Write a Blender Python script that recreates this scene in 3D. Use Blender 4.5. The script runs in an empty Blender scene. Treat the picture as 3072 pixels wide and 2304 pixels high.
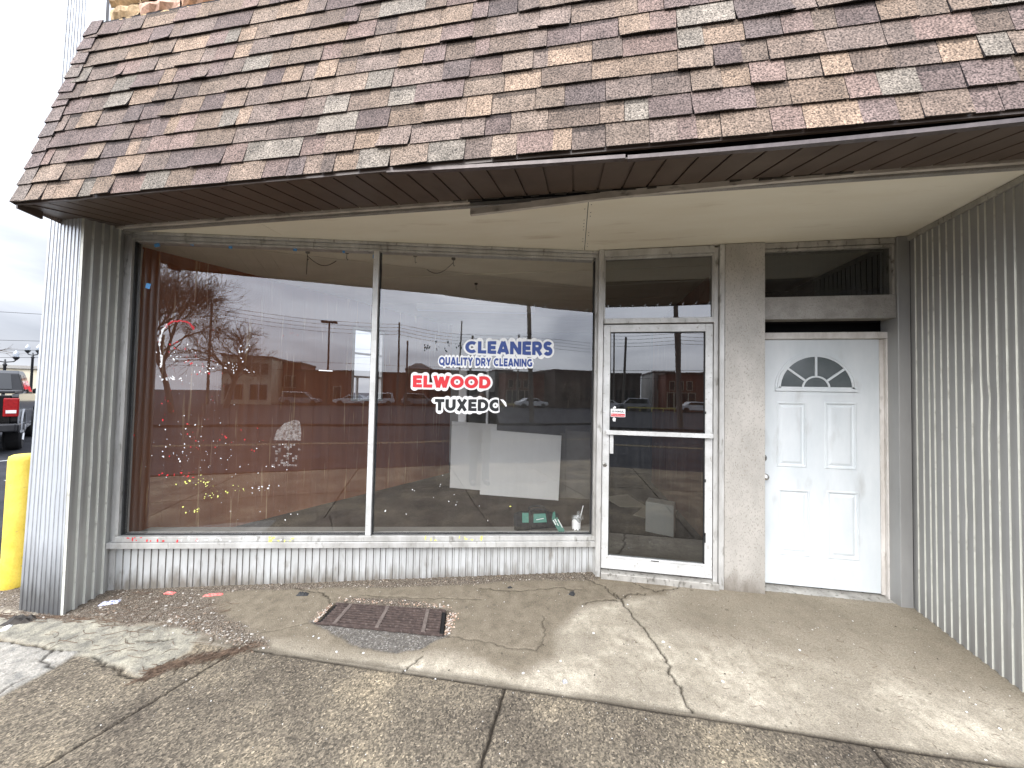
import bpy, bmesh, math, random
import numpy as np
from mathutils import Vector, Matrix
R = math.radians
random.seed(7)
SC = bpy.context.scene
COL = SC.collection

# ------------------------------------------------------------------ camera
cam = bpy.data.cameras.new('camera'); camo = bpy.data.objects.new('camera', cam); COL.objects.link(camo)
cam.sensor_width = 36; cam.lens = 36 * 1075.92 / 3072; cam.clip_start = .02; cam.clip_end = 1500
CZ = 1.6109
yaw, pitch, roll = R(9.62), R(1.631), R(-1.136)
fw = Vector((-math.sin(yaw) * math.cos(pitch), math.cos(yaw) * math.cos(pitch), math.sin(pitch)))
rt0 = Vector((math.cos(yaw), math.sin(yaw), 0)); up0 = rt0.cross(fw)
rt = rt0 * math.cos(roll) - up0 * math.sin(roll); up = rt0 * math.sin(roll) + up0 * math.cos(roll)
camo.matrix_world = Matrix(((rt.x, up.x, -fw.x, 0), (rt.y, up.y, -fw.y, 0), (rt.z, up.z, -fw.z, CZ), (0, 0, 0, 1)))
SC.camera = camo

# ------------------------------------------------------------------ world, sun, exposure
SUN_EL, SUN_AZ = 38, 196          # degrees; azimuth clockwise from +Y
w = bpy.data.worlds.new('World'); SC.world = w; w.use_nodes = True
nt = w.node_tree; N = nt.nodes; L = nt.links
for n in list(N): N.remove(n)
out = N.new('ShaderNodeOutputWorld'); bg = N.new('ShaderNodeBackground'); L.new(bg.outputs[0], out.inputs[0])
sky = N.new('ShaderNodeTexSky'); sky.sky_type = 'NISHITA'; sky.sun_disc = False
sky.sun_elevation = R(SUN_EL); sky.sun_rotation = R(SUN_AZ); sky.dust_density = 3; sky.air_density = 1
tc = N.new('ShaderNodeTexCoord'); sep = N.new('ShaderNodeSeparateXYZ'); L.new(tc.outputs['Generated'], sep.inputs[0])
mp = N.new('ShaderNodeMapping'); mp.inputs['Scale'].default_value = (1.2, 1.2, 4.2); L.new(tc.outputs['Generated'], mp.inputs[0])
cl = N.new('ShaderNodeTexNoise'); cl.inputs['Scale'].default_value = 1.9; cl.inputs['Detail'].default_value = 9
cl.inputs['Roughness'].default_value = .5; cl.inputs['Distortion'].default_value = .55; L.new(mp.outputs[0], cl.inputs['Vector'])
rmp = N.new('ShaderNodeValToRGB'); L.new(cl.outputs['Fac'], rmp.inputs[0])
rmp.color_ramp.elements[0].position = .38; rmp.color_ramp.elements[0].color = (.47, .50, .575, 1)
rmp.color_ramp.elements[1].position = .62; rmp.color_ramp.elements[1].color = (.80, .83, .90, 1)
grd = N.new('ShaderNodeMapRange'); L.new(sep.outputs[2], grd.inputs[0])
grd.inputs[1].default_value = 0.05; grd.inputs[2].default_value = .95; grd.inputs[3].default_value = .70; grd.inputs[4].default_value = 2.0
vm = N.new('ShaderNodeVectorMath'); vm.operation = 'SCALE'; L.new(rmp.outputs[0], vm.inputs[0]); L.new(grd.outputs[0], vm.inputs['Scale'])
dt = N.new('ShaderNodeVectorMath'); dt.operation = 'DOT_PRODUCT'; L.new(tc.outputs['Generated'], dt.inputs[0])
dt.inputs[1].default_value = (math.sin(R(SUN_AZ)) * math.cos(R(SUN_EL)), math.cos(R(SUN_AZ)) * math.cos(R(SUN_EL)), math.sin(R(SUN_EL)))
gm_ = N.new('ShaderNodeMapRange'); gm_.interpolation_type = 'SMOOTHSTEP'; L.new(dt.outputs['Value'], gm_.inputs[0]); gm_.inputs[1].default_value = -.2; gm_.inputs[2].default_value = 1.0; gm_.inputs[1].default_value = -.1; gm_.inputs[3].default_value = 1.02; gm_.inputs[4].default_value = 3.0
gv_ = N.new('ShaderNodeVectorMath'); gv_.operation = 'SCALE'; L.new(vm.outputs[0], gv_.inputs[0]); L.new(gm_.outputs[0], gv_.inputs['Scale']); vm = gv_
# overcast layer over the Nishita sky; both are scaled by the background strength
ov = N.new('ShaderNodeVectorMath'); ov.operation = 'SCALE'; ov.inputs['Scale'].default_value = 10.0; L.new(vm.outputs[0], ov.inputs[0])
mx = N.new('ShaderNodeMix'); mx.data_type = 'RGBA'; mx.inputs[0].default_value = .90
L.new(sky.outputs[0], mx.inputs[6]); L.new(ov.outputs[0], mx.inputs[7]); L.new(mx.outputs[2], bg.inputs[0])
bg.inputs[1].default_value = .10
sl = bpy.data.lights.new('sun', 'SUN'); sl.energy = 1.5; sl.angle = R(38); sl.color = (1, .96, .9)
so = bpy.data.objects.new('sun', sl); COL.objects.link(so)
d = Vector((math.sin(R(SUN_AZ)) * math.cos(R(SUN_EL)), math.cos(R(SUN_AZ)) * math.cos(R(SUN_EL)), math.sin(R(SUN_EL))))
so.rotation_euler = (-d).to_track_quat('-Z', 'Y').to_euler(); so.location = (0, 0, 30)
SC.view_settings.view_transform = 'Standard'; SC.view_settings.look = 'None'; SC.view_settings.gamma = 1
SC.view_settings.exposure = .76
try:
    SC.cycles.max_bounces = 10; SC.cycles.transparent_max_bounces = 16; SC.cycles.caustics_reflective = False; SC.cycles.caustics_refractive = False
    SC.cycles.sample_clamp_indirect = 6
except Exception: pass

# ------------------------------------------------------------------ materials
def newmat(name):
    m = bpy.data.materials.new(name); m.use_nodes = True
    b = m.node_tree.nodes['Principled BSDF']; return m, m.node_tree, b
def mat(name, c1, c2=None, scale=6, rough=.6, metal=0, bump=0, bscale=None, stretch=(1, 1, 1), det=6, lo=.35, hi=.65, c3=None, s3=40, f3=(.55, .7), spec=None):
    m, t, b = newmat(name); n = t.nodes; l = t.links
    b.inputs['Roughness'].default_value = rough; b.inputs['Metallic'].default_value = metal
    if spec is not None: b.inputs['Specular IOR Level'].default_value = spec
    b.inputs['Base Color'].default_value = (*c1, 1)
    if c2 is None and not bump: return m
    g = n.new('ShaderNodeNewGeometry'); mp = n.new('ShaderNodeMapping'); mp.inputs['Scale'].default_value = stretch
    l.new(g.outputs['Position'], mp.inputs[0])
    if c2 is not None:
        no = n.new('ShaderNodeTexNoise'); no.inputs['Scale'].default_value = scale; no.inputs['Detail'].default_value = det
        no.inputs['Roughness'].default_value = .62; l.new(mp.outputs[0], no.inputs['Vector'])
        r = n.new('ShaderNodeValToRGB'); r.color_ramp.elements[0].position = lo; r.color_ramp.elements[1].position = hi
        r.color_ramp.elements[0].color = (*c1, 1); r.color_ramp.elements[1].color = (*c2, 1); l.new(no.outputs['Fac'], r.inputs[0])
        o = r.outputs[0]
        if c3 is not None:
            n3 = n.new('ShaderNodeTexNoise'); n3.inputs['Scale'].default_value = s3; n3.inputs['Detail'].default_value = 4; l.new(mp.outputs[0], n3.inputs['Vector'])
            r3 = n.new('ShaderNodeMapRange'); r3.inputs[1].default_value = f3[0]; r3.inputs[2].default_value = f3[1]; l.new(n3.outputs['Fac'], r3.inputs[0])
            x = n.new('ShaderNodeMix'); x.data_type = 'RGBA'; l.new(r3.outputs[0], x.inputs[0]); l.new(o, x.inputs[6]); x.inputs[7].default_value = (*c3, 1); o = x.outputs[2]
        l.new(o, b.inputs['Base Color'])
    if bump:
        nb = n.new('ShaderNodeTexNoise'); nb.inputs['Scale'].default_value = bscale or scale; nb.inputs['Detail'].default_value = 5; l.new(mp.outputs[0], nb.inputs['Vector'])
        bp = n.new('ShaderNodeBump'); bp.inputs['Strength'].default_value = bump; bp.inputs['Distance'].default_value = .01
        l.new(nb.outputs['Fac'], bp.inputs['Height']); l.new(bp.outputs[0], b.inputs['Normal'])
    return m
def glassmat(name, r0, tint=(1, 1, 1), dust=.05, wave=.02, dustc=(.5, .5, .48), streak=30):
    m, t, b = newmat(name); n = t.nodes; l = t.links; n.remove(b); o = n['Material Output']
    tr = n.new('ShaderNodeBsdfTransparent'); tr.inputs[0].default_value = (*tint, 1)
    gl = n.new('ShaderNodeBsdfGlossy'); gl.inputs['Roughness'].default_value = .004; gl.inputs[0].default_value = (.95, .97, 1, 1)
    df = n.new('ShaderNodeBsdfDiffuse'); df.inputs[0].default_value = (*dustc, 1)
    lw = n.new('ShaderNodeLayerWeight'); lw.inputs[0].default_value = .5
    p = n.new('ShaderNodeMath'); p.operation = 'POWER'; p.inputs[1].default_value = 5; l.new(lw.outputs['Facing'], p.inputs[0])
    a = n.new('ShaderNodeMath'); a.operation = 'MULTIPLY_ADD'; a.inputs[1].default_value = 1 - r0; a.inputs[2].default_value = r0; l.new(p.outputs[0], a.inputs[0])
    m1 = n.new('ShaderNodeMixShader'); l.new(a.outputs[0], m1.inputs[0]); l.new(tr.outputs[0], m1.inputs[1]); l.new(gl.outputs[0], m1.inputs[2])
    g = n.new('ShaderNodeNewGeometry'); mp = n.new('ShaderNodeMapping'); mp.inputs['Scale'].default_value = (1, 1, .06); l.new(g.outputs['Position'], mp.inputs[0])
    no = n.new('ShaderNodeTexNoise'); no.inputs['Scale'].default_value = streak; no.inputs['Detail'].default_value = 7; l.new(mp.outputs[0], no.inputs['Vector'])
    mr = n.new('ShaderNodeMapRange'); mr.inputs[1].default_value = .35; mr.inputs[2].default_value = .75; mr.inputs[3].default_value = dust * .25; mr.inputs[4].default_value = dust * 2.2; l.new(no.outputs['Fac'], mr.inputs[0])
    m2 = n.new('ShaderNodeMixShader'); l.new(mr.outputs[0], m2.inputs[0]); l.new(m1.outputs[0], m2.inputs[1]); l.new(df.outputs[0], m2.inputs[2])
    nb = n.new('ShaderNodeTexNoise'); nb.inputs['Scale'].default_value = 1.3; nb.inputs['Detail'].default_value = 1; l.new(g.outputs['Position'], nb.inputs['Vector'])
    bp = n.new('ShaderNodeBump'); bp.inputs['Strength'].default_value = wave; bp.inputs['Distance'].default_value = .05; l.new(nb.outputs['Fac'], bp.inputs['Height']); l.new(bp.outputs[0], gl.inputs['Normal'])
    l.new(m2.outputs[0], o.inputs['Surface']); return m
def colmat(name, rough=.8, grain=220, gs=(.6, 1.35), bump=.35, vor=False):
    """base colour from the mesh's own colour layer (each shingle, each stone has its colour), times mineral grain"""
    m, t, b = newmat(name); n = t.nodes; l = t.links; b.inputs['Roughness'].default_value = rough; b.inputs['Specular IOR Level'].default_value = .25
    at = n.new('ShaderNodeAttribute'); at.attribute_name = 'Col'
    g = n.new('ShaderNodeNewGeometry')
    no = n.new('ShaderNodeTexNoise'); no.inputs['Scale'].default_value = grain; no.inputs['Detail'].default_value = 2; l.new(g.outputs['Position'], no.inputs['Vector'])
    mr = n.new('ShaderNodeMapRange'); mr.inputs[1].default_value = .3; mr.inputs[2].default_value = .7; mr.inputs[3].default_value = gs[0]; mr.inputs[4].default_value = gs[1]; l.new(no.outputs['Fac'], mr.inputs[0])
    n2 = n.new('ShaderNodeTexNoise'); n2.inputs['Scale'].default_value = 9; n2.inputs['Detail'].default_value = 5; l.new(g.outputs['Position'], n2.inputs['Vector'])
    m2 = n.new('ShaderNodeMapRange'); m2.inputs[1].default_value = .3; m2.inputs[2].default_value = .7; m2.inputs[3].default_value = .78; m2.inputs[4].default_value = 1.18; l.new(n2.outputs['Fac'], m2.inputs[0])
    mm = n.new('ShaderNodeMath'); mm.operation = 'MULTIPLY'; l.new(mr.outputs[0], mm.inputs[0]); l.new(m2.outputs[0], mm.inputs[1])
    v = n.new('ShaderNodeVectorMath'); v.operation = 'SCALE'; l.new(at.outputs['Color'], v.inputs[0]); l.new(mm.outputs[0], v.inputs['Scale']); l.new(v.outputs[0], b.inputs['Base Color'])
    bp = n.new('ShaderNodeBump'); bp.inputs['Strength'].default_value = bump; bp.inputs['Distance'].default_value = .003; l.new(no.outputs['Fac'], bp.inputs['Height']); l.new(bp.outputs[0], b.inputs['Normal'])
    return m

M = {}
M['alum'] = mat('alum', (.42, .41, .385), (.62, .615, .59), 7, .42, .35, .12, 60, (1, 1, .35), c3=(.22, .21, .18), s3=22, f3=(.60, .74))
M['alumdirty'] = mat('alumdirty', (.30, .285, .255), (.50, .48, .44), 9, .5, .3, .15, 60, (1, 1, .5), c3=(.14, .13, .11), s3=30, f3=(.56, .7))
M['alumwhite'] = mat('alumwhite', (.52, .52, .50), (.68, .68, .665), 8, .4, .15, .1, 50, c3=(.36, .34, .30), s3=45, f3=(.62, .74))
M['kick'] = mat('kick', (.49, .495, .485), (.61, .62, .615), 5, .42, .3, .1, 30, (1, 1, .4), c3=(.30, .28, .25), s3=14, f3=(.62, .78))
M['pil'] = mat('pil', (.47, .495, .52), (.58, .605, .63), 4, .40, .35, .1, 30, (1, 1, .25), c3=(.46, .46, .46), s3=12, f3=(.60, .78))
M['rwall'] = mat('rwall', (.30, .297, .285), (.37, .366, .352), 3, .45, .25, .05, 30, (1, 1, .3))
M['ridge'] = mat('ridge', (.58, .58, .51), (.70, .70, .62), 8, .4, .1, c3=(.42, .41, .36), s3=12, f3=(.6, .75))  # street-facing rib steps painted pale, as if catching the sky
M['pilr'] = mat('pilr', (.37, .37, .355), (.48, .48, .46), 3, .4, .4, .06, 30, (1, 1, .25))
M['colm'] = mat('colm', (.37, .35, .315), (.53, .50, .455), 3, .5, .25, .25, 120, (1, 1, .6), c3=(.30, .28, .245), s3=110, f3=(.54, .70))
M['header'] = mat('header', (.27, .255, .23), (.38, .36, .33), 10, .5, .25, .25, 90, c3=(.22, .21, .19), s3=110, f3=(.55, .68))
M['ceil'] = mat('ceil', (.88, .825, .68), (.93, .885, .75), 3.0, .75, 0, .05, 20, (.35, 1.6, 1), c3=(.66, .58, .44), s3=5, f3=(.60, .80))
M['soffit'] = mat('soffit', (.088, .060, .044), (.115, .082, .062), 5, .42, 0, .05, 20)
M['brown'] = mat('brown', (.075, .055, .046), (.11, .085, .07), 8, .4)
M['channel'] = mat('channel', (.075, .058, .054), (.125, .10, .094), 18, .35, .2)
M['trimw'] = mat('trimw', (.46, .42, .365), (.70, .65, .58), 9, .5, .1, .1, 40, (.5, 1, 1), c3=(.22, .20, .17), s3=16, f3=(.58, .72))
M['fang'] = mat('fang', (.085, .10, .105), (.12, .135, .14), 4, .15)
M['black'] = mat('black', (.006, .005, .005), None, rough=.9)
M['dark'] = mat('dark', (.02, .018, .016), (.05, .04, .03), 12, .8)
M['rubber'] = mat('rubber', (.015, .015, .016), (.03, .03, .03), 20, .7)
M['kickgroove_shade'] = mat('kickgroove_shade', (.13, .12, .105), (.22, .21, .19), 20, .7); M['pilgroove_shade'] = mat('pilgroove_shade', (.36, .365, .375), (.47, .475, .48), 10, .6)  # dark rib steps: shade of the grooves put into the colour
M['wdoor'] = mat('wdoor', (.55, .59, .605), (.66, .69, .70), 3.5, .38, 0, .03, 30, (1, 1, .35), c3=(.46, .475, .47), s3=8, f3=(.60, .80))
M['jamb'] = mat('jamb', (.50, .465, .42), (.68, .65, .61), 9, .55, 0, .1, 40, (1, 1, .4), c3=(.32, .29, .25), s3=20, f3=(.6, .75))
M['chrome'] = mat('chrome', (.42, .41, .38), (.55, .54, .5), 30, .25, .9)
M['shingle'] = colmat('shingle', .85, 120, (.18, 1.95), .6)
M['stone'] = colmat('stone', .85, 60, (.75, 1.2), .8)
M['wood'] = mat('wood', (.29, .10, .045), (.40, .155, .07), 3, .4, 0, .02, 10, (1, 1, .05), c3=(.70, .44, .24), s3=22, f3=(.62, .72), spec=.15)
M['intwall'] = mat('intwall', (.15, .14, .12), (.21, .20, .18), 2, .8)
M['intceil'] = mat('intceil', (.72, .68, .56), (.80, .76, .64), 2, .8, 0, 0, 1, (1, 2, 1))
M['intfloor'] = mat('intfloor', (.045, .034, .028), (.085, .066, .056), 2.2, .8, 0, .05, 20, spec=.1, c3=(.16, .14, .12), s3=30, f3=(.68, .75))
M['board'] = mat('board', (.86, .87, .85), (.90, .91, .89), 2, .6)
M['glassW'] = glassmat('glassW', .15, (.95, .95, .94), .010, .02)
M['glassD'] = glassmat('glassD', .135, (.36, .37, .36), .010, .012)
M['glassT'] = glassmat('glassT', .10, (.45, .46, .44), .02, .15)
M['tape'] = mat('tape', (.10, .33, .68), (.14, .42, .80), 60, .7)
M['red'] = mat('red', (.62, .015, .025), (.68, .025, .035), 60, .5)
M['white'] = mat('white', (.80, .80, .79), (.86, .86, .85), 20, .5)
M['blue'] = mat('blue', (.022, .055, .24), (.028, .07, .28), 20, .45)
M['ink'] = mat('ink', (.006, .008, .009), (.012, .014, .015), 20, .6)
M['yellowf'] = mat('yellowf', (.72, .72, .12), (.80, .80, .25), 60, .6)
M['yellow'] = mat('yellow', (.66, .48, .05), (.78, .60, .10), 7, .65, 0, .3, 60, c3=(.42, .32, .10), s3=30, f3=(.64, .74))
M['asphalt'] = mat('asphalt', (.025, .026, .030), (.045, .046, .052), 1.2, .95, 0, .4, 60, c3=(.07, .07, .075), s3=80, f3=(.6, .7), spec=.04)
M['paint'] = mat('paint', (.13, .09, .025), (.19, .135, .04), 8, .7)
M['pebble'] = colmat('pebble', .9, 120, (.8, 1.15), .2)
M['straw'] = mat('straw', (.055, .034, .022), (.15, .10, .065), 40, .9)
M['bar'] = mat('bar', (.10, .075, .065), (.16, .13, .11), 40, .8)
M['rust'] = mat('rust', (.040, .027, .023), (.085, .058, .048), 25, .85, 0, .5, 60, c3=(.13, .10, .085), s3=50, f3=(.58, .7))
M['bark'] = mat('bark', (.15, .115, .09), (.24, .19, .15), 4, .9)
M['brick'] = mat('brick', (.15, .055, .038), (.22, .085, .058), 1.5, .85, 0, 0, 1, c3=(.11, .05, .04), s3=6)
M['brickdark'] = mat('brickdark', (.06, .045, .04), (.10, .07, .06), 1, .85)
M['cream'] = mat('cream', (.50, .44, .32), (.60, .54, .41), 1, .8)
M['pole'] = mat('pole', (.09, .08, .07), (.14, .12, .10), 5, .85)
M['darkmetal'] = mat('darkmetal', (.012, .012, .014), (.02, .02, .022), 5, .4)
M['cardark'] = mat('cardark', (.008, .008, .009), (.014, .014, .015), 3, .12, .3)
M['carwhite'] = mat('carwhite', (.70, .71, .72), (.78, .78, .78), 3, .25)
M['carsilver'] = mat('carsilver', (.36, .37, .39), (.42, .43, .45), 3, .25, .5)
M['carglass'] = mat('carglass', (.012, .014, .017), None, rough=.05)
M['tyre'] = mat('tyre', (.015, .015, .016), None, rough=.8)
M['rim'] = mat('rim', (.55, .55, .56), None, rough=.25, metal=.9)
M['lightred'] = mat('lightred', (.24, .008, .010), (.34, .012, .014), 20, .15)
M['rail'] = mat('rail', (.50, .42, .10), (.58, .48, .14), 5, .6)

# ------------------------------------------------------------------ mesh helpers
class MB:
    def __init__(s, T=None): s.v = []; s.f = []; s.c = []; s.mi = []; s.T = T or (lambda p: p); s.col = None; s.m = 0
    def V(s, p): s.v.append(tuple(s.T(p))); return len(s.v) - 1
    def F(s, idx): s.f.append(tuple(idx)); s.c.append(s.col or (1, 1, 1)); s.mi.append(s.m)
    def poly(s, pts): s.F([s.V(p) for p in pts])
    def box(s, x0, x1, y0, y1, z0, z1, j=0):
        q = [(x, y, z) for z in (z0, z1) for y in (y0, y1) for x in (x0, x1)]
        if j: q = [tuple(a + random.uniform(-j, j) for a in p) for p in q]
        i = [s.V(p) for p in q]
        for a in ((0, 2, 3, 1), (4, 5, 7, 6), (0, 1, 5, 4), (1, 3, 7, 5), (3, 2, 6, 7), (2, 0, 4, 6)): s.F([i[k] for k in a])
    def hexa(s, q):
        i = [s.V(p) for p in q]
        for a in ((0, 3, 2, 1), (4, 5, 6, 7), (0, 1, 5, 4), (1, 2, 6, 5), (2, 3, 7, 6), (3, 0, 4, 7)): s.F([i[k] for k in a])
    def prism(s, pts, axis, a, b):
        """pts: 2D polygon in the two other axes, extruded along axis from a to b"""
        def mk(p, t): return {0: (t, p[0], p[1]), 1: (p[0], t, p[1]), 2: (p[0], p[1], t)}[axis]
        A_ = [s.V(mk(p, a)) for p in pts]; B_ = [s.V(mk(p, b)) for p in pts]; n = len(pts)
        s.F(A_[::-1]); s.F(B_)
        for k in range(n): s.F((A_[k], A_[(k + 1) % n], B_[(k + 1) % n], B_[k]))
    def tube(s, path, rad, n=8, cap=True):
        path = [Vector(p) for p in path]; rr = rad if isinstance(rad, (list, tuple)) else [rad] * len(path)
        rings = []; prev = None
        for k, p in enumerate(path):
            t = (path[min(k + 1, len(path) - 1)] - path[max(k - 1, 0)]).normalized()
            if prev is None: a = t.orthogonal().normalized()
            else: a = (prev - t * prev.dot(t)); a = a.normalized() if a.length > 1e-6 else t.orthogonal().normalized()
            prev = a; b = t.cross(a)
            rings.append([s.V(p + (a * math.cos(2 * math.pi * i / n) + b * math.sin(2 * math.pi * i / n)) * rr[k]) for i in range(n)])
        for k in range(len(rings) - 1):
            for i in range(n): s.F((rings[k][i], rings[k][(i + 1) % n], rings[k + 1][(i + 1) % n], rings[k + 1][i]))
        if cap: s.F(rings[0][::-1]); s.F(rings[-1])
    def lathe(s, c, prof, n=20, ax=(0, 0, 1), cap=True):
        c = Vector(c); ax = Vector(ax).normalized(); a = ax.orthogonal().normalized(); b = ax.cross(a); rings = []
        for r, h in prof: rings.append([s.V(c + ax * h + (a * math.cos(2 * math.pi * i / n) + b * math.sin(2 * math.pi * i / n)) * r) for i in range(n)])
        for k in range(len(rings) - 1):
            for i in range(n): s.F((rings[k][i], rings[k][(i + 1) % n], rings[k + 1][(i + 1) % n], rings[k + 1][i]))
        if cap: s.F(rings[0][::-1]); s.F(rings[-1])
    def build(s, name, m, parent=None, smooth=False, label=None, cat=None, group=None, kind=None, bevel=0, colors=False):
        me = bpy.data.meshes.new(name); me.from_pydata(s.v, [], s.f)
        ms = m if isinstance(m, (list, tuple)) else [m]
        for k in ms: me.materials.append(M[k])
        if len(ms) > 1: me.polygons.foreach_set('material_index', s.mi)
        if colors:
            ca = me.color_attributes.new('Col', 'FLOAT_COLOR', 'CORNER'); arr = []
            for f, c in zip(s.f, s.c): arr += [c[0], c[1], c[2], 1] * len(f)
            ca.data.foreach_set('color', arr)
        if smooth: me.polygons.foreach_set('use_smooth', [True] * len(me.polygons))
        me.update()
        bm = bmesh.new(); bm.from_mesh(me); bmesh.ops.recalc_face_normals(bm, faces=bm.faces) if not colors else None; bm.to_mesh(me); bm.free()
        o = bpy.data.objects.new(name, me); COL.objects.link(o)
        if parent: o.parent = parent
        if bevel:
            b = o.modifiers.new('b', 'BEVEL'); b.width = bevel; b.segments = 2; b.limit_method = 'ANGLE'
        tag(o, label, cat, group, kind); return o
def tag(o, label=None, cat=None, group=None, kind=None):
    if label: o['label'] = label
    if cat: o['category'] = cat
    if group: o['group'] = group
    if kind: o['kind'] = kind
    return o
def empty(name, loc, label, cat, group=None, rz=0):
    o = bpy.data.objects.new(name, None); COL.objects.link(o); o.location = loc; o.rotation_euler = (0, 0, rz); return tag(o, label, cat, group)

# fbm in numpy for the ground
def vnoise(x, y, seed):
    xi = np.floor(x).astype(np.int64); yi = np.floor(y).astype(np.int64); xf = x - xi; yf = y - yi
    def h(a, b):
        n = (a * 374761393 + b * 668265263 + seed * 1442695041) & 0xffffffff
        n = ((n ^ (n >> 13)) * 1274126177) & 0xffffffff; n = n ^ (n >> 16); return (n & 0xffff) / 65535.
    u = xf * xf * (3 - 2 * xf); v = yf * yf * (3 - 2 * yf)
    return (h(xi, yi) * (1 - u) + h(xi + 1, yi) * u) * (1 - v) + (h(xi, yi + 1) * (1 - u) + h(xi + 1, yi + 1) * u) * v
def fbm(x, y, s, seed=1, o=4):
    t = 0; a = .5; n = 0
    for k in range(o): t = t + a * vnoise(x * s, y * s, seed + k * 17); n += a; a *= .5; s *= 2.03
    return t / n
def g(x, y):
    return -.0635 * np.maximum(0, 3.35 - np.maximum(y, 2.09)) - .015 * np.maximum(0, .2 - x) * np.clip((np.asarray(y) + 1) / 3, 0.3, 1) - .018 * np.maximum(0, 2.09 - y)

# window-wall frame
A = Vector((-3.81, 2.496, 0)); B = Vector((.2254, 3.4177, 0)); tAB = (B - A).normalized(); nAB = Vector((tAB.y, -tAB.x, 0)); LW = (B - A).length
def W(p): return A + tAB * p[0] + nAB * p[1] + Vector((0, 0, p[2]))     # (along, outward, up)
def MW(): return MB(W)
KR = .9015                                                               # the eave stands closer to the street than the ceiling edge
def K(p): return (p[0] * KR, p[1] * KR, CZ + (p[2] - CZ) * KR)
DY = 3.36                                                                # door plane
ZC = 2.95

BLD = empty('storefront_building', (0, 3, 0), 'vacant brick red shingled dry cleaning storefront with ribbed metal walls and recessed entry', 'building')
BLD.location = (0, 0, 0)

# ------------------------------------------------------------------ ground
def seg_d(X, Y, pts):
    D = np.full(X.shape, 9.)
    for (x0, y0), (x1, y1) in zip(pts[:-1], pts[1:]):
        dx, dy = x1 - x0, y1 - y0; t = np.clip(((X - x0) * dx + (Y - y0) * dy) / (dx * dx + dy * dy), 0, 1)
        D = np.minimum(D, np.hypot(X - x0 - t * dx, Y - y0 - t * dy))
    return D
def inpoly(X, Y, poly):
    c = np.zeros(X.shape, bool); n = len(poly)
    for i in range(n):
        x0, y0 = poly[i]; x1, y1 = poly[(i + 1) % n]
        k = ((y0 > Y) != (y1 > Y)) & (X < (x1 - x0) * (Y - y0) / (y1 - y0 + 1e-12) + x0); c ^= k
    return c
def soft(X, Y, poly, wd):
    ins = inpoly(X, Y, poly); dd = seg_d(X, Y, poly + [poly[0]]); return np.clip(.5 + np.where(ins, dd, -dd) / wd / 2, 0, 1)
def jag(pts, amp, seed, n=7):
    rng = random.Random(seed); o = []
    for a, b in zip(pts[:-1], pts[1:]):
        for k in range(n):
            t = k / n; j = amp if k else amp * .3; o.append((a[0] + (b[0] - a[0]) * t + rng.uniform(-j, j), a[1] + (b[1] - a[1]) * t + rng.uniform(-j, j)))
    return o + [pts[-1]]

GR = [(-1.831, 2.627), (-.937, 2.683), (-.865, 2.441), (-1.829, 2.41)]
x0, x1, y0, y1, st = -5.6, 3.3, .9, 3.56, .008
xs = np.arange(x0, x1, st); ys = np.arange(y0, y1, st); X, Y = np.meshgrid(xs, ys)
wob = lambda s, a, sd: (fbm(X, Y, s, sd) - .5) * a
Z = g(X, Y)
Xw = X + wob(2.5, .10, 3) + wob(11, .03, 4); Yw = Y + wob(2.5, .10, 5) + wob(11, .03, 6)
jointline = 2.10 + .0 * X
oldslab = [(-5.6, 2.02), (-4.3, 2.06), (-3.85, 2.12), (-3.3, 2.17), (-2.56, 2.19), (-2.43, 2.02), (-2.47, 1.80), (-2.62, 1.80), (-2.88, 1.85), (-3.02, 1.88), (-3.16, 1.86), (-3.33, 1.885), (-5.6, 1.90)]
whites = [(-5.6, 1.91), (-3.34, 1.872), (-3.14, 1.888), (-3.12, 1.776), (-3.10, 1.3), (-3.10, .8), (-5.6, .8)]
mOld = soft(Xw, Yw, oldslab, .015); mWhite = soft(X + wob(30, .01, 8), Y + wob(30, .01, 9), whites, .006)
agg = np.clip(.5 + (jointline - Y) / .012, 0, 1); agg = np.maximum(agg, 0) * (1 - mOld) * (1 - mWhite)
agg = np.where((X < -2.2) & (Y < 1.95), np.maximum(agg, (1 - mOld) * (1 - mWhite)), agg)
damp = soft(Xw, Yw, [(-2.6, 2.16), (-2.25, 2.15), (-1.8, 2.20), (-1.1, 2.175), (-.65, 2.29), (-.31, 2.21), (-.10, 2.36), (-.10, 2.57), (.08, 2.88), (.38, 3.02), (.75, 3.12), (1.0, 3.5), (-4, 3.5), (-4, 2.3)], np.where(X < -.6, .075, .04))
greybrown = soft(Xw, Yw, [(1.0, 3.5), (.6, 2.9), (1.1, 2.62), (1.9, 2.5), (2.8, 2.35), (2.8, 3.5)], .18) * .75  # grey-brown concrete by the doors and right wall, merged into damp
grav = soft(X + wob(5, .22, 10) + wob(25, .06, 11), Y + wob(5, .2, 12) + wob(25, .05, 13), [(-5.5, 3.5), (-5.5, 2.16), (-3.9, 2.10), (-3.3, 2.17), (-2.55, 2.19), (-2.15, 2.10), (-1.95, 2.13), (-2.3, 2.3), (-2.65, 2.42), (-2.95, 2.55), (-3.2, 2.8), (-3.6, 3.5)], .03)
band = np.clip(1 - (((X - A.x) * nAB.x + (Y - A.y) * nAB.y) - .05 - .10 * fbm(X, Y, 2.2, 21)) / .04, 0, 1) * (X < .25)
grav = np.maximum(grav, band)
patch = soft(X + wob(20, .03, 14), Y + wob(20, .03, 15), [(-1.90, 2.42), (-1.60, 2.31), (-1.38, 2.24), (-1.13, 2.235), (-.97, 2.29), (-.84, 2.44), (-.84, 2.47), (-1.86, 2.45)], .012)
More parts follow.
